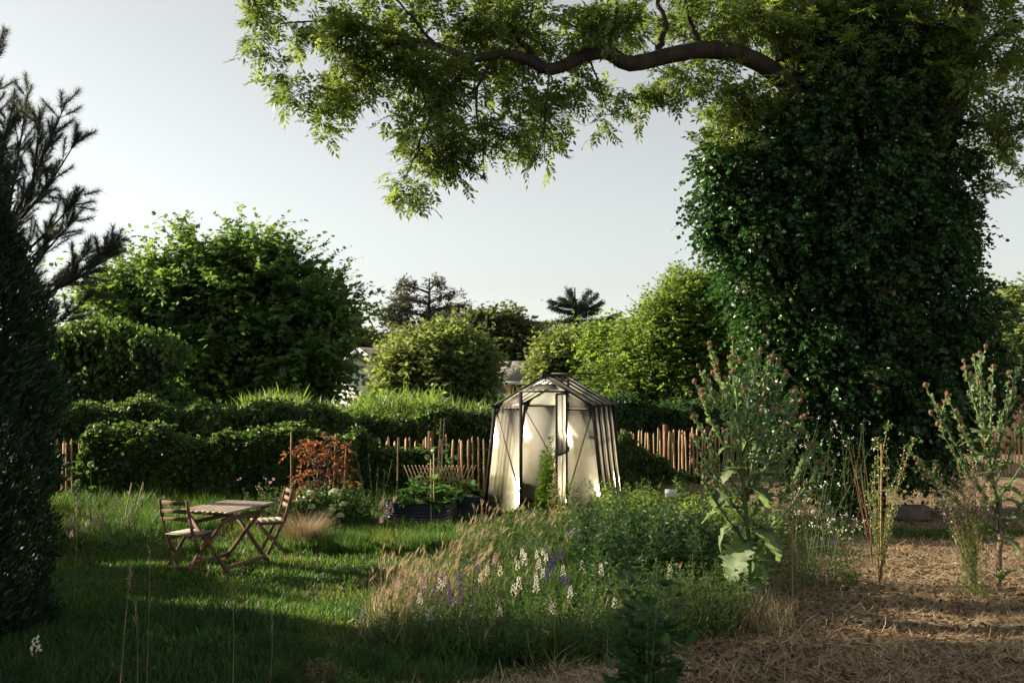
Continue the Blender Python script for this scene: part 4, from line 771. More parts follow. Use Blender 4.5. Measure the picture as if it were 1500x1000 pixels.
def herbmass(name, label, cat, xs_, ys_, h, nl, L, W, mat, spread=.12, lean=.15, kind='stuff', shape='rhomb', stem=.003, mats=None, parent=None, origin=None, top_bias=1.0):
    g = Geo(); n = len(xs_); b0 = np.stack([xs_, ys_, hgt(xs_, ys_) - .01], 1); D = nrm(np.stack([rng.normal(size=n) * lean, rng.normal(size=n) * lean, np.ones(n)], 1)); h = np.broadcast_to(h, (n,))
    t = np.array([0, .5, 1.])[None, :, None]; tubes(g, b0[:, None] + D[:, None] * (h[:, None, None] * t), np.tile([stem, stem * .8, stem * .4], (n, 1)), 4, 1)
    tt = rng.random((n, nl)) ** top_bias * .95 + .05; p = (b0[:, None] + D[:, None] * (h[:, None] * tt)[..., None]).reshape(-1, 3); a = rng.random(len(p)) * 2 * PI
    o = np.stack([np.cos(a), np.sin(a), .35 + .3 * rng.normal(size=len(p))], 1); sz = (1.15 - .6 * tt.ravel()) * (.7 + .6 * rng.random(len(p))); sp = spread * np.repeat(h, nl) * rng.random(len(p)) * (1.05 - tt.ravel())
    p = p + o * [1, 1, .4] * sp[:, None]; leaves(g, p, nrm(o), nrm([0, 0, 1] + rng.normal(size=p.shape) * .5), L * sz, W * sz, shape)
    ob = g.build(name, [M[mat], M['stem']], parent, origin)
    if parent is None: tag(ob, label, cat, kind=kind)
    return ob
x, y = bedpts(1900); k = rng.random(len(x)) < np.clip(.5 + (x + .9) / 1.5, .2, 1); x, y = x[k], y[k]
herbmass('larkspur_foliage', 'feathery green flower stems and leaves filling the wildflower bed', 'plants', x, y, (.25 + .2 * rng.random(len(x)) + .12 * (x > .8)) * np.where((x < .9) & (y < 11.5), .8, 1), 42, .08, .02, 'herb', .35, .14)
x = rng.uniform(.75, 2.3, 460); y = rng.uniform(10.2, 13.3, 460); cl = .55 + .45 * np.sin(x * 7 + y * 2) * np.sin(y * 5 - x * 3); herbmass('leafy_weeds', 'dense dark green leafy growth at the middle of the bed', 'plants', x, y, (.45 + .3 * rng.random(460)) * (.75 + .5 * cl), 60, .1, .034, 'herbdark', .25, .1)
x = rng.uniform(1.3, 3.4, 620); y = rng.uniform(13.2, 15.6, 620); cl = .5 + .5 * np.sin(x * 6 + y * 3) * np.sin(y * 4 - x * 5);herbmass('leafy_weeds', 'sunlit leafy weeds right of the greenhouse', 'plants', x, y, (.3 + .35 * rng.random(620)) * (.7 + .7 * cl), 45, .1, .042, 'light', .3, .12)
x = rng.uniform(2.3, 3.9, 260); y = rng.uniform(10.8, 15.0, 260); k = x < 2.2 + (y - 10.2) * .45; x, y = x[k], y[k]; herbmass('leafy_weeds', 'mixed weeds and seedlings behind the big thistle', 'plants', x, y, .15 + .5 * rng.random(len(x)) ** 1.5, 42, .09, .03, 'olive', .3, .15)
x = rng.uniform(1.0, 2.6, 3000); y = rng.uniform(9.0, 11.5, 3000); g = Geo(); blades(g, x, y, .15 + .25 * rng.random(3000), .006, .4); tag(g.build('meadow_grass', M['dry']), 'dry reddish grass between the flower bed and the big thistle', 'grass', kind='stuff')
# larkspurs, one object each
def florets(mat, n, seed, wide=.02, Ls=.13, L=.016):
    g = Geo(); z = np.linspace(0, Ls, n); a = np.arange(n) * 2.4; r = wide * (1 - .6 * z / Ls); p = np.stack([r * np.cos(a), r * np.sin(a), z], 1)
    for q in range(4):
        d = nrm(np.stack([np.cos(a), np.sin(a), .2 + 0 * a], 1) + rng.normal(size=(n, 3)) * .6); leaves(g, p, d, nrm(np.stack([np.cos(a), np.sin(a), 0 * a], 1) + rng.normal(size=(n, 3)) * .5), L * (1.1 - .4 * z / Ls), L * .9, 'oval')
    o = g.build('flower_spike', M[mat]); me = o.data; bpy.data.objects.remove(o); return me
FM = {c_: [florets(c_, 15 + 3 * s_, s_, .017 + .003 * s_, .08 + .02 * s_) for s_ in range(3)] for c_ in ('white', 'purple', 'pink')}
sm = []
for s_ in range(3):
    g = Geo(); q = bez((0, 0, 0), (.02 * s_, .01, .25), (.03, 0, 1), 6); tubes(g, q, np.linspace(.004, .002, 6)[None], 4); o = g.build('stem', M['stem']); sm.append(o.data); bpy.data.objects.remove(o)
def larkspur(px, py, Y, colr, label, group, scale=1.0):
    p = P(px, py, Y); zg = float(hgt(p[0], p[1])); h = max(p[2] - zg, .15); root = thing('larkspur', label, 'flower', (p[0], p[1], zg), random.uniform(0, 6), group=group)
    s_ = random.randrange(3); o = bpy.data.objects.new('stem', sm[s_]); COL.objects.link(o); o.parent = root; o.scale = (1, 1, h)
    o = bpy.data.objects.new('flower_spike', random.choice(FM[colr])); COL.objects.link(o); o.parent = root; o.location = (.03, 0, h * .985); o.scale = (scale,) * 3
WH = [(764,816,10.6),(787,817,10.8),(792,812,11),(794,832,10.3),(761,834,10.2),(782,848,10),(735,842,9.9),(717,842,10),(767,826,10.5),(800,846,10),(829,842,10.2),(840,874,9.2),(851,834,10.4),(705,852,9.8),(656,858,9.4),(641,865,9.3),(629,909,8.7),(531,915,8.9),(802,808,11.2),(864,800,11),(904,890,8.9),(966,784,12.2),(969,790,12),(984,847,10),(802,820,10.6),(790,866,9.4),(620,883,9.1),(807,900,8.8),(756,862,9.6),(754,868,9.5),(735,900,8.8),(877,840,9.9),(1004,770,12.5),(1000,760,12.8)]
for k, (a, b_, c_) in enumerate(WH): larkspur(a, b_, c_, 'white', 'white larkspur flower spike among the grasses of the bed', 'white larkspurs in the wildflower bed', random.uniform(.8, 1.15))
PU = [(637,843,9.9),(648,848,9.8),(668,855,9.5),(661,868,9.3),(666,882,9.0),(640,869,9.3),(658,872,9.2),(678,878,9.1),(703,832,10.2),(800,838,10.3),(803,850,10),(811,832,10.4),(813,822,10.7),(822,815,10.9),(829,856,9.7),(824,852,9.9),(850,785,11.8),(862,802,11.3),(839,782,12),(696,862,9.5),(820,818,10.8),(1060,640,14),(1224,797,11.6),(880,777,12)]
for k, (a, b_, c_) in enumerate(PU): larkspur(a, b_, c_, 'purple', 'violet blue larkspur spike among the grasses of the bed', 'purple larkspurs in the wildflower bed', random.uniform(.75, 1.1))
PK = [(615,855,9.7),(618,866,9.5),(728,822,10.6),(728,826,10.5),(588,858,9.6),(606,874,9.4)]
for a, b_, c_ in PK: larkspur(a, b_, c_, 'pink', 'pale pink larkspur at the left side of the bed', 'pink larkspurs in the wildflower bed', .9)
for (a, b_, c_, lab) in [(56,965,7.9,'lone white larkspur in the bottom left corner'),]: larkspur(a, b_, c_, 'white', lab, None, 1.5)
for a, b_, c_ in [(102,770,12.8),(107,785,12.4),(128,779,12.6),(138,772,12.8),(148,771,12.9),(118,777,12.8),(97,784,12.2)]: larkspur(a, b_, c_, 'pink', 'small pink bloom in the border right of the thuja', 'pink border flowers by the thuja', .9)
for a, b_, c_ in [(557,745,14.6),(561,738,14.8),(566,748,14.6),(571,742,14.8),(576,735,15),(578,750,14.6),(563,756,14.5),(555,765,14.2),(563,764,14.2),(571,754,14.6),(560,730,15)]: larkspur(a, b_, c_, 'pink', 'pale pink gaura spray in front of the raised bed', 'pink gaura before the raised bed', .8)
# ------------------------------------------------------------------ individual herbs
def herb(name, label, cat, px, py, Y, ytop, spread, ns, nl, L, W, mat, lean=.12, shape='rhomb', group=None, leafspread=.15, flowers=None, nf=0, flen=.02):
    b = P(px, py, Y); b[2] = float(hgt(b[0], b[1])); H = P(px, ytop, Y)[2] - b[2]; root = thing(name, label, cat, b, group=group)
    x = b[0] + rng.normal(size=ns) * spread * .4; y = b[1] + rng.normal(size=ns) * spread * .4
    herbmass('foliage', None, None, x, y, H * (.7 + .3 * rng.random(ns)), nl, L, W, mat, leafspread, lean, None, shape, .004, None, root, b)
    if flowers:
        g = Geo(); n = nf * 5; c = np.repeat(np.stack([b[0] + rng.normal(size=nf) * (spread * .6 + .03), b[1] + rng.normal(size=nf) * spread * .6, b[2] + H * (.55 + .45 * rng.random(nf))], 1), 5, 0) + rng.normal(size=(n, 3)) * .012
        leaves(g, c, randdir(n), randdir(n), flen, flen * .8, 'oval'); tag(g.build('flowers', M[flowers], root, b), kind='stuff')
    return root
for (px, py, Y, yt, sp, mt, lab) in [
    (835, 770, 14.2, 690, .12, 'olive', 'grey green mugwort stalk right before the greenhouse door'),
    (868, 770, 14.0, 705, .14, 'herbdark', 'dark leafy stalk leaning before the greenhouse right wall'),
    (905, 760, 14.6, 672, .1, 'olive', 'tall pale seed stalk beside the greenhouse right corner'),
    (938, 755, 14.4, 690, .14, 'herb', 'upright green goosefoot between greenhouse and plant label'),
    (960, 770, 13.4, 740, .2, 'light', 'low bright weed in front of plant label')]:
    herb('weed', lab, 'plant', px, py, Y, yt, sp, 5, 90, .07, .022, mt)
herb('umbel_flower', 'white-flowered umbel plant behind the big thistle', 'plant', 1190, 830, 11.2, 705, .25, 14, 60, .07, .014, 'herb', .22, flowers='white', nf=26, flen=.022)
herb('umbel_flower', 'lower white umbels at the foot of the staked plant', 'plant', 1240, 835, 11.2, 750, .3, 12, 60, .07, .014, 'herb', .25, flowers='white', nf=16, flen=.022)
herb('shrub', 'leafy shrub with small pale flowers before the ivy-clad trunk', 'shrub', 1200, 740, 14.5, 610, .9, 26, 110, .06, .025, 'ivy', .2, flowers='white', nf=40, flen=.02)
herb('weed', 'tall thin leafy weed between thistle and staked plant', 'plant', 1160, 850, 10.8, 660, .12, 7, 70, .07, .02, 'light', .1)
herb('weed', 'pink-tipped weed in the dry grass right of the bed', 'plant', 1025, 850, 10.9, 715, .12, 6, 60, .06, .016, 'herb', .12, flowers='pink', nf=10, flen=.018)
# foreground out-of-focus plant
herb('mallow_plant', 'dark leafy plant close to the camera, out of focus at bottom centre', 'plant', 962, 1400, 4.6, 805, .13, 7, 110, .11, .065, 'herbdark', .07, 'oval', leafspread=.22)
herb('mallow_plant', 'blurred dark leafy shoot beside the nearest plant', 'plant', 925, 1400, 5.0, 780, .1, 5, 90, .095, .05, 'herbdark', .08, 'oval', leafspread=.2)
herb('seedling', 'small bright green seedling at the bottom edge', 'plant', 515, 1005, 7.4, 972, .05, 3, 20, .09, .02, 'light', .3)
g = Geo(); c = G(475, 1008); x = c[0] + rng.normal(size=26) * .07; y = c[1] + rng.normal(size=26) * .06; herbmass('dry_dock', 'tan dried flower stalks at the bottom left edge', 'plant', x, y, .16 + .14 * rng.random(26), 26, .03, .016, 'head', .1, .2, kind=None)
# thin blurred stems in front left
for (px, yt, Y, h0) in [(175, 830, 6.5, .1), (215, 800, 6.8, .1), (340, 850, 6.6, .1), (200, 880, 6.2, .1), (110, 735, 10.2, 0), (395, 900, 7.2, 0)]:
    t = P(px, yt, Y); zg = float(hgt(t[0], t[1])); root = thing('grass_stalk', {175: 'thin grass stalk in front of the near chair, tallest of the lawn stalks', 215: 'thin grass stalk just right of the tallest one below near chair', 340: 'lone thin grass stalk below the table, right of the others', 200: 'short grass stalk between the two left lawn stalks', 110: 'upright grass stalk beside the thuja edge', 395: 'short grass stalk nearest the wildflower bed'}[px], 'plant', (t[0], t[1], zg))
    g = Geo(); q = bez((0, 0, 0), (.03, 0, (t[2] - zg) * .5), (.07 * random.uniform(-1, 1), 0, t[2] - zg), 8); tubes(g, q, np.linspace(.003, .0015, 8)[None], 4); g.build('stem', M['drystem'], root)
    g = Geo(); n = 26; leaves(g, q[-1] - np.array([0, 0, 1]) * (rng.random(n) * .16)[:, None], nrm(rng.normal(size=(n, 3)) * .5 + [0, 0, 1]), randdir(n), .035, .005, 'rhomb'); g.build('seed_head', M['dry'], root)
# ------------------------------------------------------------------ thistles
def lobed(L, W, droop, lobes, seed, nu=17, wave=.05, fold=.25):
    r = random.Random(seed); u = np.linspace(0, 1, nu); prof = np.sin(PI * np.clip(u, 0, 1) ** .75) ** .8 * .5
    V = []; cur = np.zeros(3); ang = .5
    cx = [0.]; cz = [0.]
    for i in range(1, nu):
        ang = .5 - droop * u[i]; cx.append(cx[-1] + L / (nu - 1) * math.cos(ang)); cz.append(cz[-1] + L / (nu - 1) * math.sin(ang))
    for i in range(nu):
        zig = 1.15 if i % 2 else .62; wl = W * (prof[i] * zig + .02); wr = W * (prof[i] * (1.15 if (i + 1) % 2 else .62) + .02)
        for v, w_ in ((-1, wl), (-.5, wl), (0, 0), (.5, wr), (1, wr)):
            V.append((cx[i], v * w_, cz[i] + abs(v) * w_ * fold + wave * W * math.sin(i * 1.7 + v * 3 + seed) * abs(v)))
    Fq = [(i * 5 + j, i * 5 + j + 1, i * 5 + j + 6, i * 5 + j + 5) for i in range(nu - 1) for j in range(4)]
    g = Geo(); R = [.35 + .5 * abs(abs(((k % 5) - 2)) > 0) * r.random() for k in range(len(V))]; g.add(V, [Fq], [r.random() if (k % 5) != 2 else .95 for k in range(len(V))]); tubes(g, np.array([(cx[i], 0, cz[i] - .004) for i in range(0, nu, 2)]), np.linspace(.006, .001, (nu + 1) // 2)[None], 5, 1)
    return g
LM = []
for s_ in range(6):
    o = lobed(1.0, .6, [1.6, 2.0, 1.2, 2.3, 1.8, .9][s_], 7, s_).build('leaf', [M['grey'], M['stem']], smooth=True); LM.append(o.data); bpy.data.objects.remove(o)
def head_mesh():
    g = Geo(); n = 90; i = np.arange(n); ph = np.arccos(1 - 1.7 * (i + .5) / n); a = i * 2.4; d = np.stack([np.sin(ph) * np.cos(a), np.sin(ph) * np.sin(a), -np.cos(ph)], 1); d = -d * [1, 1, -1]; d[:, 2] = -np.cos(ph)
    leaves(g, d * .55, nrm(d + [0, 0, .35]), nrm(np.cross(d, randdir(n))), .55, .16, 'rhomb'); 
    T = []; th = np.linspace(0, PI, 6); pts = np.stack([0 * th, 0 * th, -.75 * np.cos(th)], 1); tubes(g, pts, (.68 * np.sin(th) + .02)[None], 8)
    k = 40; a = rng.random(k) * 2 * PI; leaves(g, np.stack([.25 * np.cos(a), .25 * np.sin(a), .55 + 0 * a], 1), nrm(np.stack([.5 * np.cos(a), .5 * np.sin(a), 1 + 0 * a], 1)), randdir(k), .5, .08, 'tri', mat=1)
    o = g.build('flower_head', [M['head'], mat_leaf('thistle_floret', (.25, .12, .16), (.36, .2, .2), .2, .7, .2, .5)]); me = o.data; bpy.data.objects.remove(o); return me
HM = head_mesh()
def put(name, me, parent, loc, d=None, roll=0, s=1.0, X=None):
    o = bpy.data.objects.new(name, me); COL.objects.link(o); o.parent = parent
    if d is not None: q = Vector(d).to_track_quat('Z', 'Y') if X is None else Vector(d).to_track_quat('X', 'Z')
    else: q = Matrix.Identity(3).to_quaternion()
    o.rotation_mode = 'QUATERNION'; o.rotation_quaternion = q; o.location = tuple(float(v) for v in loc); o.scale = (s, s, s) if np.isscalar(s) else s; return o
def thistle(base, tips, nodes, leafs, label, wing=True, stalkmat='grey', hs=.028, subs=5, dens=1.0, rs=.02):
    """tips: list of (node height fraction on stem, world tip point)"""
    root = thing('scotch_thistle', label, 'thistle', base); b = np.array(base, float); top = np.array(nodes[-1], float); q = np.array(nodes, float)
    t = np.linspace(0, len(q) - 1, 16); ax = np.stack([np.interp(t, np.arange(len(q)), q[:, k]) for k in range(3)], 1); g = Geo(); tubes(g, ax, np.linspace(rs * 1.3, .01, 16)[None], 8); g.build('stem', M[stalkmat], root, b, smooth=True)
    def wings(g, pts, w, n):
        pts = np.array(pts); t = rng.random(n) * (len(pts) - 1.01); i = t.astype(int); f = (t - i)[:, None]; p = pts[i] * (1 - f) + pts[i + 1] * f; d = nrm(pts[i + 1] - pts[i]); o = nrm(np.cross(d, randdir(n))); leaves(g, p, nrm(o + d * .6), nrm(np.cross(o, d)), w * (.5 + rng.random(n)), w * .8, 'star')
    for fr, tip in tips:
        tip = np.array(tip, float); a = ax[int(fr * 15 * .68)]; mid = a * .45 + tip * .55 + [0, 0, -.10 * np.linalg.norm(tip - a)]; br = bez(a, mid, tip, 10); g = Geo(); tubes(g, br, np.linspace(.012, .005, 10)[None], 6); wings(g, br, .05, int(52 * dens))
        ends = [(br[-1], nrm(br[-1] - br[-2]))]
        for s_ in range(subs):
            tt = random.uniform(.5, .95); p = br[int(tt * 9)]; d = nrm(nrm(br[-1] - br[0]) + rng.normal(size=3) * .45 + [0, 0, .3]); l_ = random.uniform(.08, .28); e = p + d * l_; sb = bez(p, (p + e) / 2 + [0, 0, -.02], e, 5); tubes(g, sb, np.linspace(.006, .003, 5)[None], 5); wings(g, sb, .035, int(10 * dens)); ends.append((e, nrm(e - (p + e) / 2)))
        tag(g.build('branch', M['grey'], root, b), kind='stuff') if False else g.build('branch', M['grey'], root, b)
        for e, d in ends: put('flower_head', HM, root, e + d * hs * .5 - b, d, s=hs * random.uniform(.65, 1.1))
    for (p, d, s_) in leafs: put('leaf', random.choice(LM), root, np.array(p) - b, d, s=(s_, s_ * random.uniform(.85, 1.25), s_), X=1)
    return root
Zq = 9.8; bs = G(1097, 893)
nodes = [bs, P(1098, 800, Zq), P(1088, 700, Zq), P(1082, 620, Zq), P(1078, 570, Zq), P(1070, 535, Zq)]
tips = [(.95, P(1040, 512, Zq + .1)), (.9, P(1075, 520, Zq - .2)), (.8, P(1110, 522, Zq + .2)), (.75, P(1128, 528, Zq - .1)), (.8, P(1030, 548, Zq + .2)), (.62, P(1018, 560, Zq - .2)), (.6, P(1150, 545, Zq + .3)), (.55, P(1163, 575, Zq)), (.5, P(1012, 600, Zq + .3)), (.5, P(1175, 580, Zq + .3)), (.42, P(1178, 610, Zq - .2)), (.4, P(1018, 640, Zq + .1)), (.7, P(1095, 540, Zq + .4)), (.66, P(1062, 555, Zq - .3)), (.38, P(1190, 650, Zq + .2)), (.33, P(1022, 690, Zq - .2)), (.55, P(1120, 585, Zq + .4)), (.3, P(1205, 680, Zq + .4))]
lf = []
for (x, y, dx, dz, s_) in [(1098,790,-.3,-.8,.42),(1100,800,.1,-.9,.46),(1095,770,-.9,-.5,.40),(1100,770,.7,-.5,.34),(1100,740,.9,-.1,.34),(1090,735,-.9,-.1,.32),(1090,700,-.8,.2,.3),(1095,705,.9,.1,.40),(1088,690,-.7,-.3,.34),(1094,715,.5,-.5,.42),(1092,745,-.6,-.5,.4),(1084,650,-.8,.1,.28),(1086,655,.8,.1,.30),(1082,625,.7,.2,.2),(1080,615,-.7,.2,.2),(1096,775,.5,-.6,.42),(1090,680,.9,.3,.3),(1085,665,-.8,.3,.3),(1085,665,.8,.4,.22),(1098,820,.6,-.7,.30),(1098,815,-.7,-.6,.34),(1098,845,.2,-.6,.22),(1090,660,.4,.4,.28),(1092,720,.2,-.4,.36),(1098,760,.3,-.7,.36)]:
    lf.append((P(x, y, Zq), nrm([dx, random.uniform(-.7, .2), dz + .35]), s_ * (1.22 if y > 720 else 1.0)))
thistle(bs, tips, nodes, lf, 'giant grey green thistle with drooping lower leaves at the bed corner', subs=6, dens=1.1)
Zr = 10.9; br_ = G(1462, 862)
nodes = [br_, P(1465, 760, Zr), P(1450, 680, Zr), P(1440, 600, Zr), P(1435, 555, Zr)]
tips = [(.95, P(1412, 530, Zr)), (.95, P(1435, 518, Zr + .1)), (.9, P(1427, 522, Zr - .1)), (.8, P(1455, 538, Zr + .2)), (.45, P(1356, 565, Zr)), (.6, P(1388, 580, Zr - .2)), (.4, P(1374, 622, Zr)), (.3, P(1328, 655, Zr + .2)), (.3, P(1345, 680, Zr - .2)), (.7, P(1490, 540, Zr)), (.75, P(1478, 562, Zr + .2)), (.6, P(1515, 580, Zr)), (.5, P(1530, 620, Zr + .3)), (.35, P(1530, 680, Zr - .3))]
lf = []
for (x, y, dx, dz, s_) in [(1455,720,.8,-.4,.42),(1460,735,.9,-.5,.4),(1450,690,.8,-.1,.4),(1440,620,.4,.3,.26),(1440,640,-.6,.3,.26),(1450,700,-.8,-.3,.36),(1445,670,-.7,0,.3),(1442,655,.6,.3,.32),(1455,735,-.5,-.6,.36),(1436,590,.5,.4,.2),(1438,600,-.6,.5,.2),(1445,660,.7,0,.36),(1462,800,-.3,.9,.2),(1465,845,.3,.9,.2),(1464,850,-.5,.6,.16),(1464,790,.6,-.6,.3),(1462,760,.8,-.7,.34),(1445,650,-.5,-.5,.3),(1470,850,.7,.5,.22)]:
    lf.append((P(x, y, Zr), nrm([dx, random.uniform(-.6, .3), dz + .5]), s_ * 1.0))
thistle(br_, tips, nodes, lf, 'tall sunlit thistle with brown buds at the right edge', subs=4, rs=.02)
g = Geo(); q = np.array([br_ + [0, 0, -.05], P(1464, 800, Zr), P(1465, 735, Zr)]); tubes(g, np.linspace(q[0], q[2], 8) + rng.normal(size=(8, 3)) * .006, np.array([.028, .032, .034, .032, .03, .03, .028, .02])[None], 8); sh = g.build('dry_sheath', M['thistlestalk'], bpy.data.objects['scotch_thistle.001'], br_, smooth=True)
def stake(px, py0, py1, Y=None, r=.01, label='', px1=None, name='wooden_stake', mat='bamboo', group=None):
    b = G(px, py0) if Y is None else P(px, py0, Y); 
    if Y is not None: b[2] = float(hgt(b[0], b[1]))
    t = P(px1 if px1 is not None else px, py1, b[1]); o = thing(name, label, 'stake', b, group=group); bpy.data.objects.remove(o); g = Geo(); q = np.linspace(b - [0, 0, .1], t, 6); q[1:-1] += rng.normal(size=(4, 3)) * r * .35; tubes(g, q, np.linspace(r, r * .8, 6)[None], 7, cap=True)
    o = g.build(name, M[mat], origin=b, smooth=False); o.location = tuple(b); tag(o, label, 'stake', group); return o
def spraystems(name, label, cat, base, tips, flowermat, nfl, leafmat, nleaf, L=.035, fl=.02, r=.006, stemmat='drystem', group=None):
    root = thing(name, label, cat, base, group=group); b = np.array(base); g = Geo(); gl = Geo(); gf = Geo()
    for tp in tips:
        tp = np.array(tp); a = b + (tp - b) * [.1, .1, random.uniform(.05, .35)]; q = bez(a, (a + tp) / 2 + [0, 0, .0] + rng.normal(size=3) * .05, tp, 10); q = np.concatenate([[b - [0, 0, .02]], q]); tubes(g, q, np.linspace(r, r * .3, 11)[None], 5)
        for G_, n, l_ in ((gl, nleaf, L), (gf, nfl, fl)):
            if not n: continue
            t = (.15 if G_ is gl else .55) + (.85 if G_ is gl else .45) * rng.random(n); i = np.clip((t * 10).astype(int), 0, 9); f = (t * 10 - i)[:, None]; p = q[i] * (1 - f) + q[np.clip(i + 1, 0, 10)] * f + rng.normal(size=(n, 3)) * .018
            leaves(G_, p, nrm(randdir(n) + [0, 0, .3]), randdir(n), l_ * (.6 + .8 * rng.random(n)), l_ * (.4 if G_ is gl else .8), 'oval')
    g.build('stem', M[stemmat], root, b)
    if nleaf: gl.build('foliage', M[leafmat], root, b)
    if nfl: tag(gf.build('flowers', M[flowermat], root, b), kind='stuff')
    return root
# staked seed plant (middle right)
b = G(1288, 852); stake(1291, 850, 650, None, .012, 'dark stake holding up the seed-bearing plant in the mulch', mat='drystem')
spraystems('mullein_stalk', 'staked leggy plant with pale blossoms standing in the mulched plot', 'plant', b, [P(x, y, 11.2 + random.uniform(-.2, .2)) for x, y in [(1285,640),(1302,615),(1340,640),(1325,655),(1318,690),(1275,700),(1270,720),(1298,660),(1322,720),(1282,670),(1310,700)]], 'white', 16, 'light', 110, .032, .018)
spraystems('dry_stalk', 'bundle of bare reddish stems behind the staked plant', 'plant', G(1278, 830), [P(x, y, 11.8) for x, y in [(1240,645),(1250,650),(1258,655),(1262,648),(1246,660)]], None, 0, None, 0, r=.006, stemmat='post')
# pink flowered staked plant
b = G(1428, 866); stake(1428, 866, 700, None, .011, 'thin stake beside the pink-flowered plant near right edge', mat='drystem')
spraystems('pink_flower_plant', 'bushy plant with pale pink flower spikes tied to a stake', 'plant', b, [P(x, y, 10.6 + random.uniform(-.25, .25)) for x, y in [(1375,700),(1365,718),(1396,690),(1402,672),(1410,690),(1422,655),(1430,670),(1445,690),(1392,728),(1380,735),(1415,720),(1455,700),(1408,705),(1425,690),(1440,715),(1370,675)]], 'pink', 34, 'olive', 150, .03, .022)
herb('leafy_shoot', 'bushy lower foliage wrapped round the pink-flowered plant', 'plant', 1425, 840, 10.5, 735, .16, 8, 120, .04, .015, 'olive', .15)
stake(1161, 905, 700, None, .009, 'thin brown stake just right of the big thistle', mat='drystem')
# stakes at left border and raised bed
stake(178, 785, 707, None, .011, 'left of two slanting stakes behind the left border', 193); stake(192, 776, 706, None, .011, 'right of two slanting stakes behind the left border', 210)
stake(581, 775, 641, 15.6, .013, 'knobbly stick standing at the left of the raised bed', 583, mat='drystem')
stake(632, 760, 672, 15.3, .011, 'left cane of the pair in front of the raised bed', 631); stake(636, 760, 664, 15.35, .012, 'right cane of the pair in front of the raised bed', 635.5)
stake(428, 760, 632, 15.8, .018, 'forked stick behind the red-leaved shrub', 427, mat='drystem'); stake(486, 760, 635, 16, .018, 'leaning stick right of the red-leaved shrub', 492, mat='drystem'); stake(503, 760, 655, 16.1, .015, 'shorter leaning stick beside the vine-covered fence', 507, mat='drystem')
# ------------------------------------------------------------------ raised bed with vegetables
def raised_bed(px, Y, rx, ry, H, label, rot):
    c = P(px, 740, Y); c[2] = float(hgt(c[0], c[1])) - .02; root = thing('raised_bed', label, 'planter', c, rot); g = Geo(); nz = 41; na = 48; z = np.linspace(0, H, nz); a = np.arange(na) * 2 * PI / na
    def sq(a): # rounded rectangle
        n_ = 4.5; ca, sa = np.cos(a), np.sin(a); k = (np.abs(ca) ** n_ + np.abs(sa) ** n_) ** (-1 / n_); return rx * k * ca, ry * k * sa
    X_, Y_ = sq(a); bump = 1 + .012 / min(rx, ry) * np.sin(z / H * 2 * PI * 7); V = np.stack([X_[None] * bump[:, None], Y_[None] * bump[:, None], np.broadcast_to(z[:, None], (nz, na))], -1)
    i, j = np.meshgrid(np.arange(nz - 1), np.arange(na), indexing='ij'); j2 = (j + 1) % na; g.add(V, [np.stack([i * na + j, i * na + j2, (i + 1) * na + j2, (i + 1) * na + j], -1).reshape(-1, 4)]); g.build('wall', M['bedmetal'], root, smooth=True)
    g = Geo(); q = np.stack([X_ * 1.0, Y_ * 1.0, 0 * a + H + .008], 1); q = np.concatenate([q, q[:1]]); tubes(g, q, .014, 6); g.build('rim', M['bedmetal'], root, smooth=True)
    g = Geo(); g.add(np.concatenate([np.stack([X_ * .97, Y_ * .97, 0 * a + H - .06], 1), [[0, 0, H - .02]]]), [[(k, (k + 1) % na, na) for k in range(na)]]); g.build('soil', M['soil'], root)
    return root, c
rb, rc = raised_bed(618, 15.9, .50, .55, .33, 'dark blue corrugated raised bed overflowing with cabbages', math.radians(-10))
rb2, rc2 = raised_bed(688, 16.9, .34, .5, .33, 'second dark corrugated raised bed tucked beside the greenhouse', math.radians(-8))
VM = []
for s_ in range(4):
    g = lobed(1.0, .85, [1.3, 1.8, 2.2, 1.0][s_], 5, s_ + 20, 11, .06, .3); 
    o = g.build('leaf', [M['veg'], M['stem']], smooth=True); VM.append(o.data); bpy.data.objects.remove(o)
def cabbage(px, py, Y, s, label, n=13):
    p = P(px, py, Y); z0 = .30; root = thing('cabbage_plant', label, 'vegetable', (p[0], p[1], z0), group='vegetables in the raised beds'); h = max(p[2] - z0, .05)
    g = Geo(); tubes(g, np.array([(0, 0, 0), (0, 0, h)]), .012, 6); g.build('stem', M['stem'], root)
    for k in range(n): a = k * 2.4 + random.random(); el = random.uniform(-.1, .9); put('leaf', random.choice(VM), root, (0, 0, h * random.uniform(.3, 1)), (math.cos(a), math.sin(a), el), s=s * random.uniform(.7, 1.2), X=1)
for k, (a, b_, c_, s_) in enumerate([(590,722,15.7,.2),(605,708,15.9,.2),(600,735,15.4,.19),(622,716,15.7,.22),(640,722,15.5,.23),(655,715,15.8,.22),(632,738,15.35,.22),(652,738,15.35,.2),(668,722,16.3,.2),(610,700,16.2,.18),(635,700,16.1,.2),(672,708,16.6,.22),(688,712,16.7,.22),(700,722,16.6,.2)]): cabbage(a, b_, c_, s_, 'broad-leaved cabbage plant in the corrugated raised bed')
def bean():
    b = P(640, 740, 15.9); b[2] = .3; root = thing('climbing_bean', 'bean plant climbing the narrow trellis tower over the raised bed', 'vegetable', b); g = Geo(); top = P(643, 655, 15.9); q = bez(b, (b + top) / 2 + [.05, 0, 0], top, 9); tubes(g, q, .006, 5); g.build('stem', M['stem'], root, b)
    for (x, y, s_) in [(632,662,.13),(641,655,.16),(650,662,.13),(655,670,.16),(660,675,.14),(636,672,.13),(630,690,.15),(628,680,.12),(652,652,.12),(664,668,.12),(645,690,.15),(657,660,.12),(626,666,.1)]: put('leaf', random.choice(VM), root, P(x, y, 15.9) - b, (random.uniform(-1, 1), random.uniform(-1, -.2), random.uniform(-.6, .3)), s=s_, X=1)
bean()
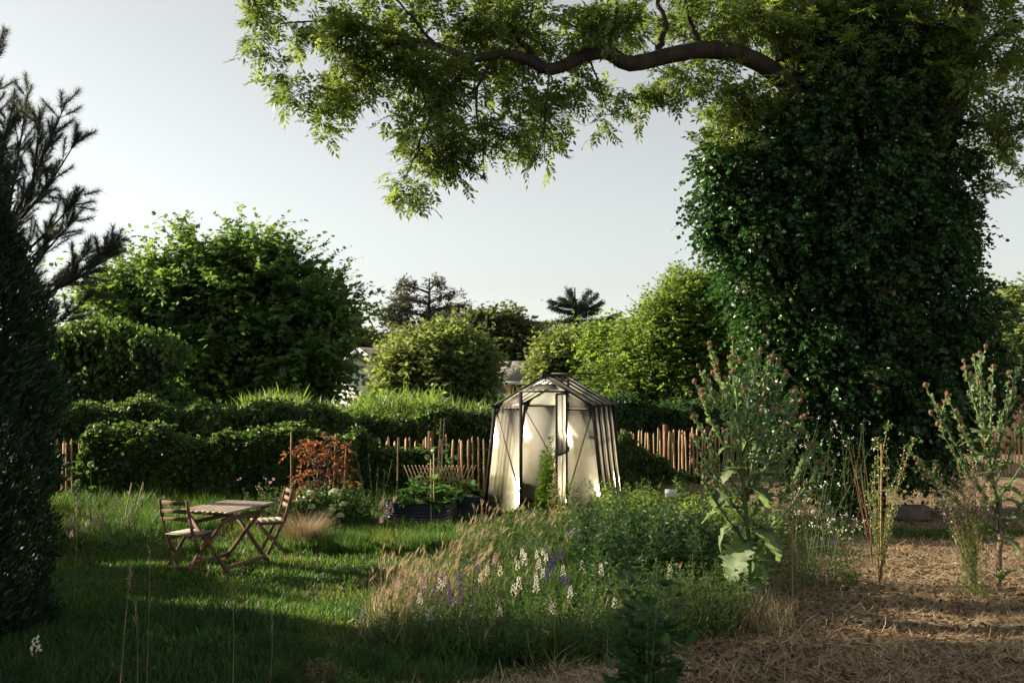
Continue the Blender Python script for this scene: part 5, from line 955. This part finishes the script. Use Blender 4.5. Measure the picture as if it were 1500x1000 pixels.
def tower():
    b = P(645, 740, 16.1); b[2] = .3; root = thing('plant_tower', 'thin wire ladder frame leaning above the raised bed', 'trellis', b); g = Geo()
    for x0, x1 in ((638, 646), (644, 651)): tubes(g, np.array([P(x0, 735, 16.1), P(x1, 612, 16.1)]), .005, 5)
    g.build('rail', M['brace'], root, b); g = Geo()
    for t in np.linspace(.2, .97, 7): tubes(g, np.array([P(638 + 8 * t - .5, 735 - 123 * t, 16.1), P(644 + 7 * t + .5, 735 - 123 * t, 16.1)]), .004, 4)
    g.build('rung', M['brace'], root, b)
tower()
def lattice():
    b = P(640, 740, 16.6); b[2] = .3; root = thing('lattice_trellis', 'low diamond lattice trellis standing behind the cabbages', 'trellis', b)
    for k in range(15):
        for s in (-1, 1):
            x = 606 + k * 5.5; g = Geo(); bar(g, P(x, 716, 16.6 + s * .008), P(x + s * 14, 681, 16.6 + s * .008), .014, .008, (0, 1, 0)); g.build('lath', M['bamboo'], root, b)
lattice()
# ------------------------------------------------------------------ hydrangea and red shrub
def hydrangea():
    b = P(470, 790, 15.0); b[2] = float(hgt(b[0], b[1])); root = thing('hydrangea', 'hydrangea bush with cream green flower heads beside far chair', 'shrub', b)
    n = 260; x = b[0] + rng.normal(size=n) * .28; y = b[1] + rng.normal(size=n) * .22; herbmass('foliage', None, None, x, y, .35 + .42 * rng.random(n), 16, .1, .06, 'herbdark', .2, .25, None, 'oval', .004, None, root, b)
    for (px, py, s) in [(442,731,.085),(456,723,.07),(491,722,.095),(472,752,.065),(457,742,.05),(486,747,.055),(499,755,.06),(503,738,.045),(478,762,.04)]:
        g = Geo(); k = 260; d = randdir(k); d[:, 2] = np.abs(d[:, 2]) * 1.0 - .15; p = P(px, py, 14.7 + random.uniform(-.1, .2)); leaves(g, p + d * s * [1, 1, .85] * (.85 + .15 * rng.random((k, 1))), nrm(np.cross(d, randdir(k))), nrm(d + rng.normal(size=(k, 3)) * .3), .024, .022, 'oval'); g.build('flower_head', M['cream'], root, b)
hydrangea()
def redshrub():
    b = P(470, 770, 15.7); b[2] = float(hgt(b[0], b[1])); root = thing('smoke_bush', 'rust red leaved shrub glowing in the sun before the vine-covered fence', 'shrub', b)
    bl = [(477,650,22,8),(455,668,26,8),(437,668,18,7),(500,660,14,8),(495,682,26,12),(510,698,14,10),(475,685,24,12),(445,695,24,14),(435,725,16,16),(460,715,26,18),(520,705,6,5),(480,660,20,8),(450,655,14,5)]
    C, O = blob_points([PB(x, y, rx, ry, 15.6 + random.uniform(-.15, .15), rx * .36, .34) for x, y, rx, ry in bl], .05); g = Geo(); limbs(g, b, b + [0, 0, 1.0], C, 46, .02, 0, .02, 5); g.build('stem', M['palebark'], root, b, smooth=True)
    tw = twigs(C, O, 3, (.04, .05, .02), .12, .7, .3, .6, .3); g = Geo(); twig_leaves(g, tw, 7, .05, .03, 'oval'); tag(g.build('foliage', M['red'], root, b), kind='stuff')
redshrub()
herb('border_plant', 'leafy border plants with pink buds behind the far chair', 'plant', 400, 790, 15.2, 700, .35, 20, 40, .07, .035, 'herb', .2, 'oval', flowers='pink', nf=9, flen=.03)
herb('border_plant', 'tall branched grassy weed in front of the raised bed', 'plant', 548, 775, 14.9, 660, .12, 9, 30, .08, .006, 'tall', .2)
herb('border_plant', 'feathery pale weeds in the left border by the fence', 'plant', 160, 790, 13.5, 715, .9, 60, 40, .06, .01, 'olive', .25, flowers='white', nf=18, flen=.015)
# onion / allium seed heads
for (x, y, s, lab) in [(133, 680, .045, 'round allium seed head on a tall stem, highest of the two left'), (113, 706, .035, 'smaller brown allium seed head near the thuja')]:
    p = P(x, y, 14.2); zg = float(hgt(p[0], p[1])); root = thing('allium', lab, 'flower', (p[0], p[1], zg)); g = Geo(); tubes(g, np.array([(0, 0, -.05), (.01, 0, p[2] / 2), (0, 0, p[2] - zg)]), .006, 5); g.build('stem', M['stem'], root)
    g = Geo(); k = 220; d = randdir(k); leaves(g, np.tile([0, 0, p[2] - zg], (k, 1)) + d * s * .6, d, randdir(k), s * .5, .012, 'rhomb'); g.build('seed_head', M['olive'], root)
# tomato in greenhouse
for (x, y, h, ns, lab) in [(-.10, 1.0, 1.35, 8, 'bushy tomato plant filling the greenhouse doorway'), (-.3, 1.35, 1.0, 5, 'second tomato plant at the back of the greenhouse')]:
    b = GH(x, y, .02); root = thing('tomato_plant', lab, 'plant', b); n = ns; xx = b[0] + rng.normal(size=n) * .09; yy = b[1] + rng.normal(size=n) * .09; herbmass('foliage', None, None, xx, yy, h * (.7 + .3 * rng.random(n)), 190, .1, .045, 'tomato', .16, .1, None, 'oval', .007, None, root, b)
for k in range(3):
    b = GH(-.62 + .03 * k, .5 + .1 * k, 2.0); g = Geo(); q = bez((0, 0, 0), (.05, 0, -.5), (.02 * k, 0, -1.0 + .1 * k), 10); q[1:-1] += rng.normal(size=(8, 3)) * .012; tubes(g, q, .004, 4); o = g.build('hanging_string', M['bamboo'], origin=None); o.location = tuple(b); tag(o, 'twine hanging from the greenhouse roof beside the doorway', 'string', 'twine strands in the greenhouse')
# vine growing up the door leaf
b = GH(.36, -.72, 0); spraystems('bindweed', 'bindweed climbing the open greenhouse door', 'vine', b, [GH(.36 + random.uniform(-.04, .04), -.76, z) for z in (1.2, 1.0, .8, .7, .55, .5)], 'pink', 10, 'light', 26, .045, .02, .003, 'drystem')
# bed of stones by trunk, plant label, kerb board
b = P(1328, 745, 16.2); b[2] = .0; g = Geo(); bevbar(g, (-.32, 0, .12), (.32, 0, .12), .28, .24, (0, 0, 1), .03); o = g.build('stone_block', M['stone']); o.location = tuple(b); tag(o, 'rough stone block lying in shade at the foot of ivy-clad tree', 'stone')
b = P(983, 760, 14.3); b[2] = float(hgt(b[0], b[1])); root = thing('plant_label', 'small white plant label on a thin stake near the greenhouse', 'sign', b); t = P(983, 722, 14.3)[2] - b[2]; g = Geo(); tubes(g, np.array([(0, 0, -.05), (0, 0, t)]), .006, 6); g.build('stake', M['drystem'], root); g = Geo(); bevbar(g, (-.085, -.01, t), (.085, -.01, t), .008, .11, (0, 0, 1), .002); g.build('card', M['card'], root)
a = G(196, 775); c = G(262, 755); g = Geo(); bar(g, a + [0, 0, .05], c + [0, 0, .05], .04, .13); tag(g.build('edging_board', M['wood']), 'weathered board edging the bed behind the near chair', 'board')
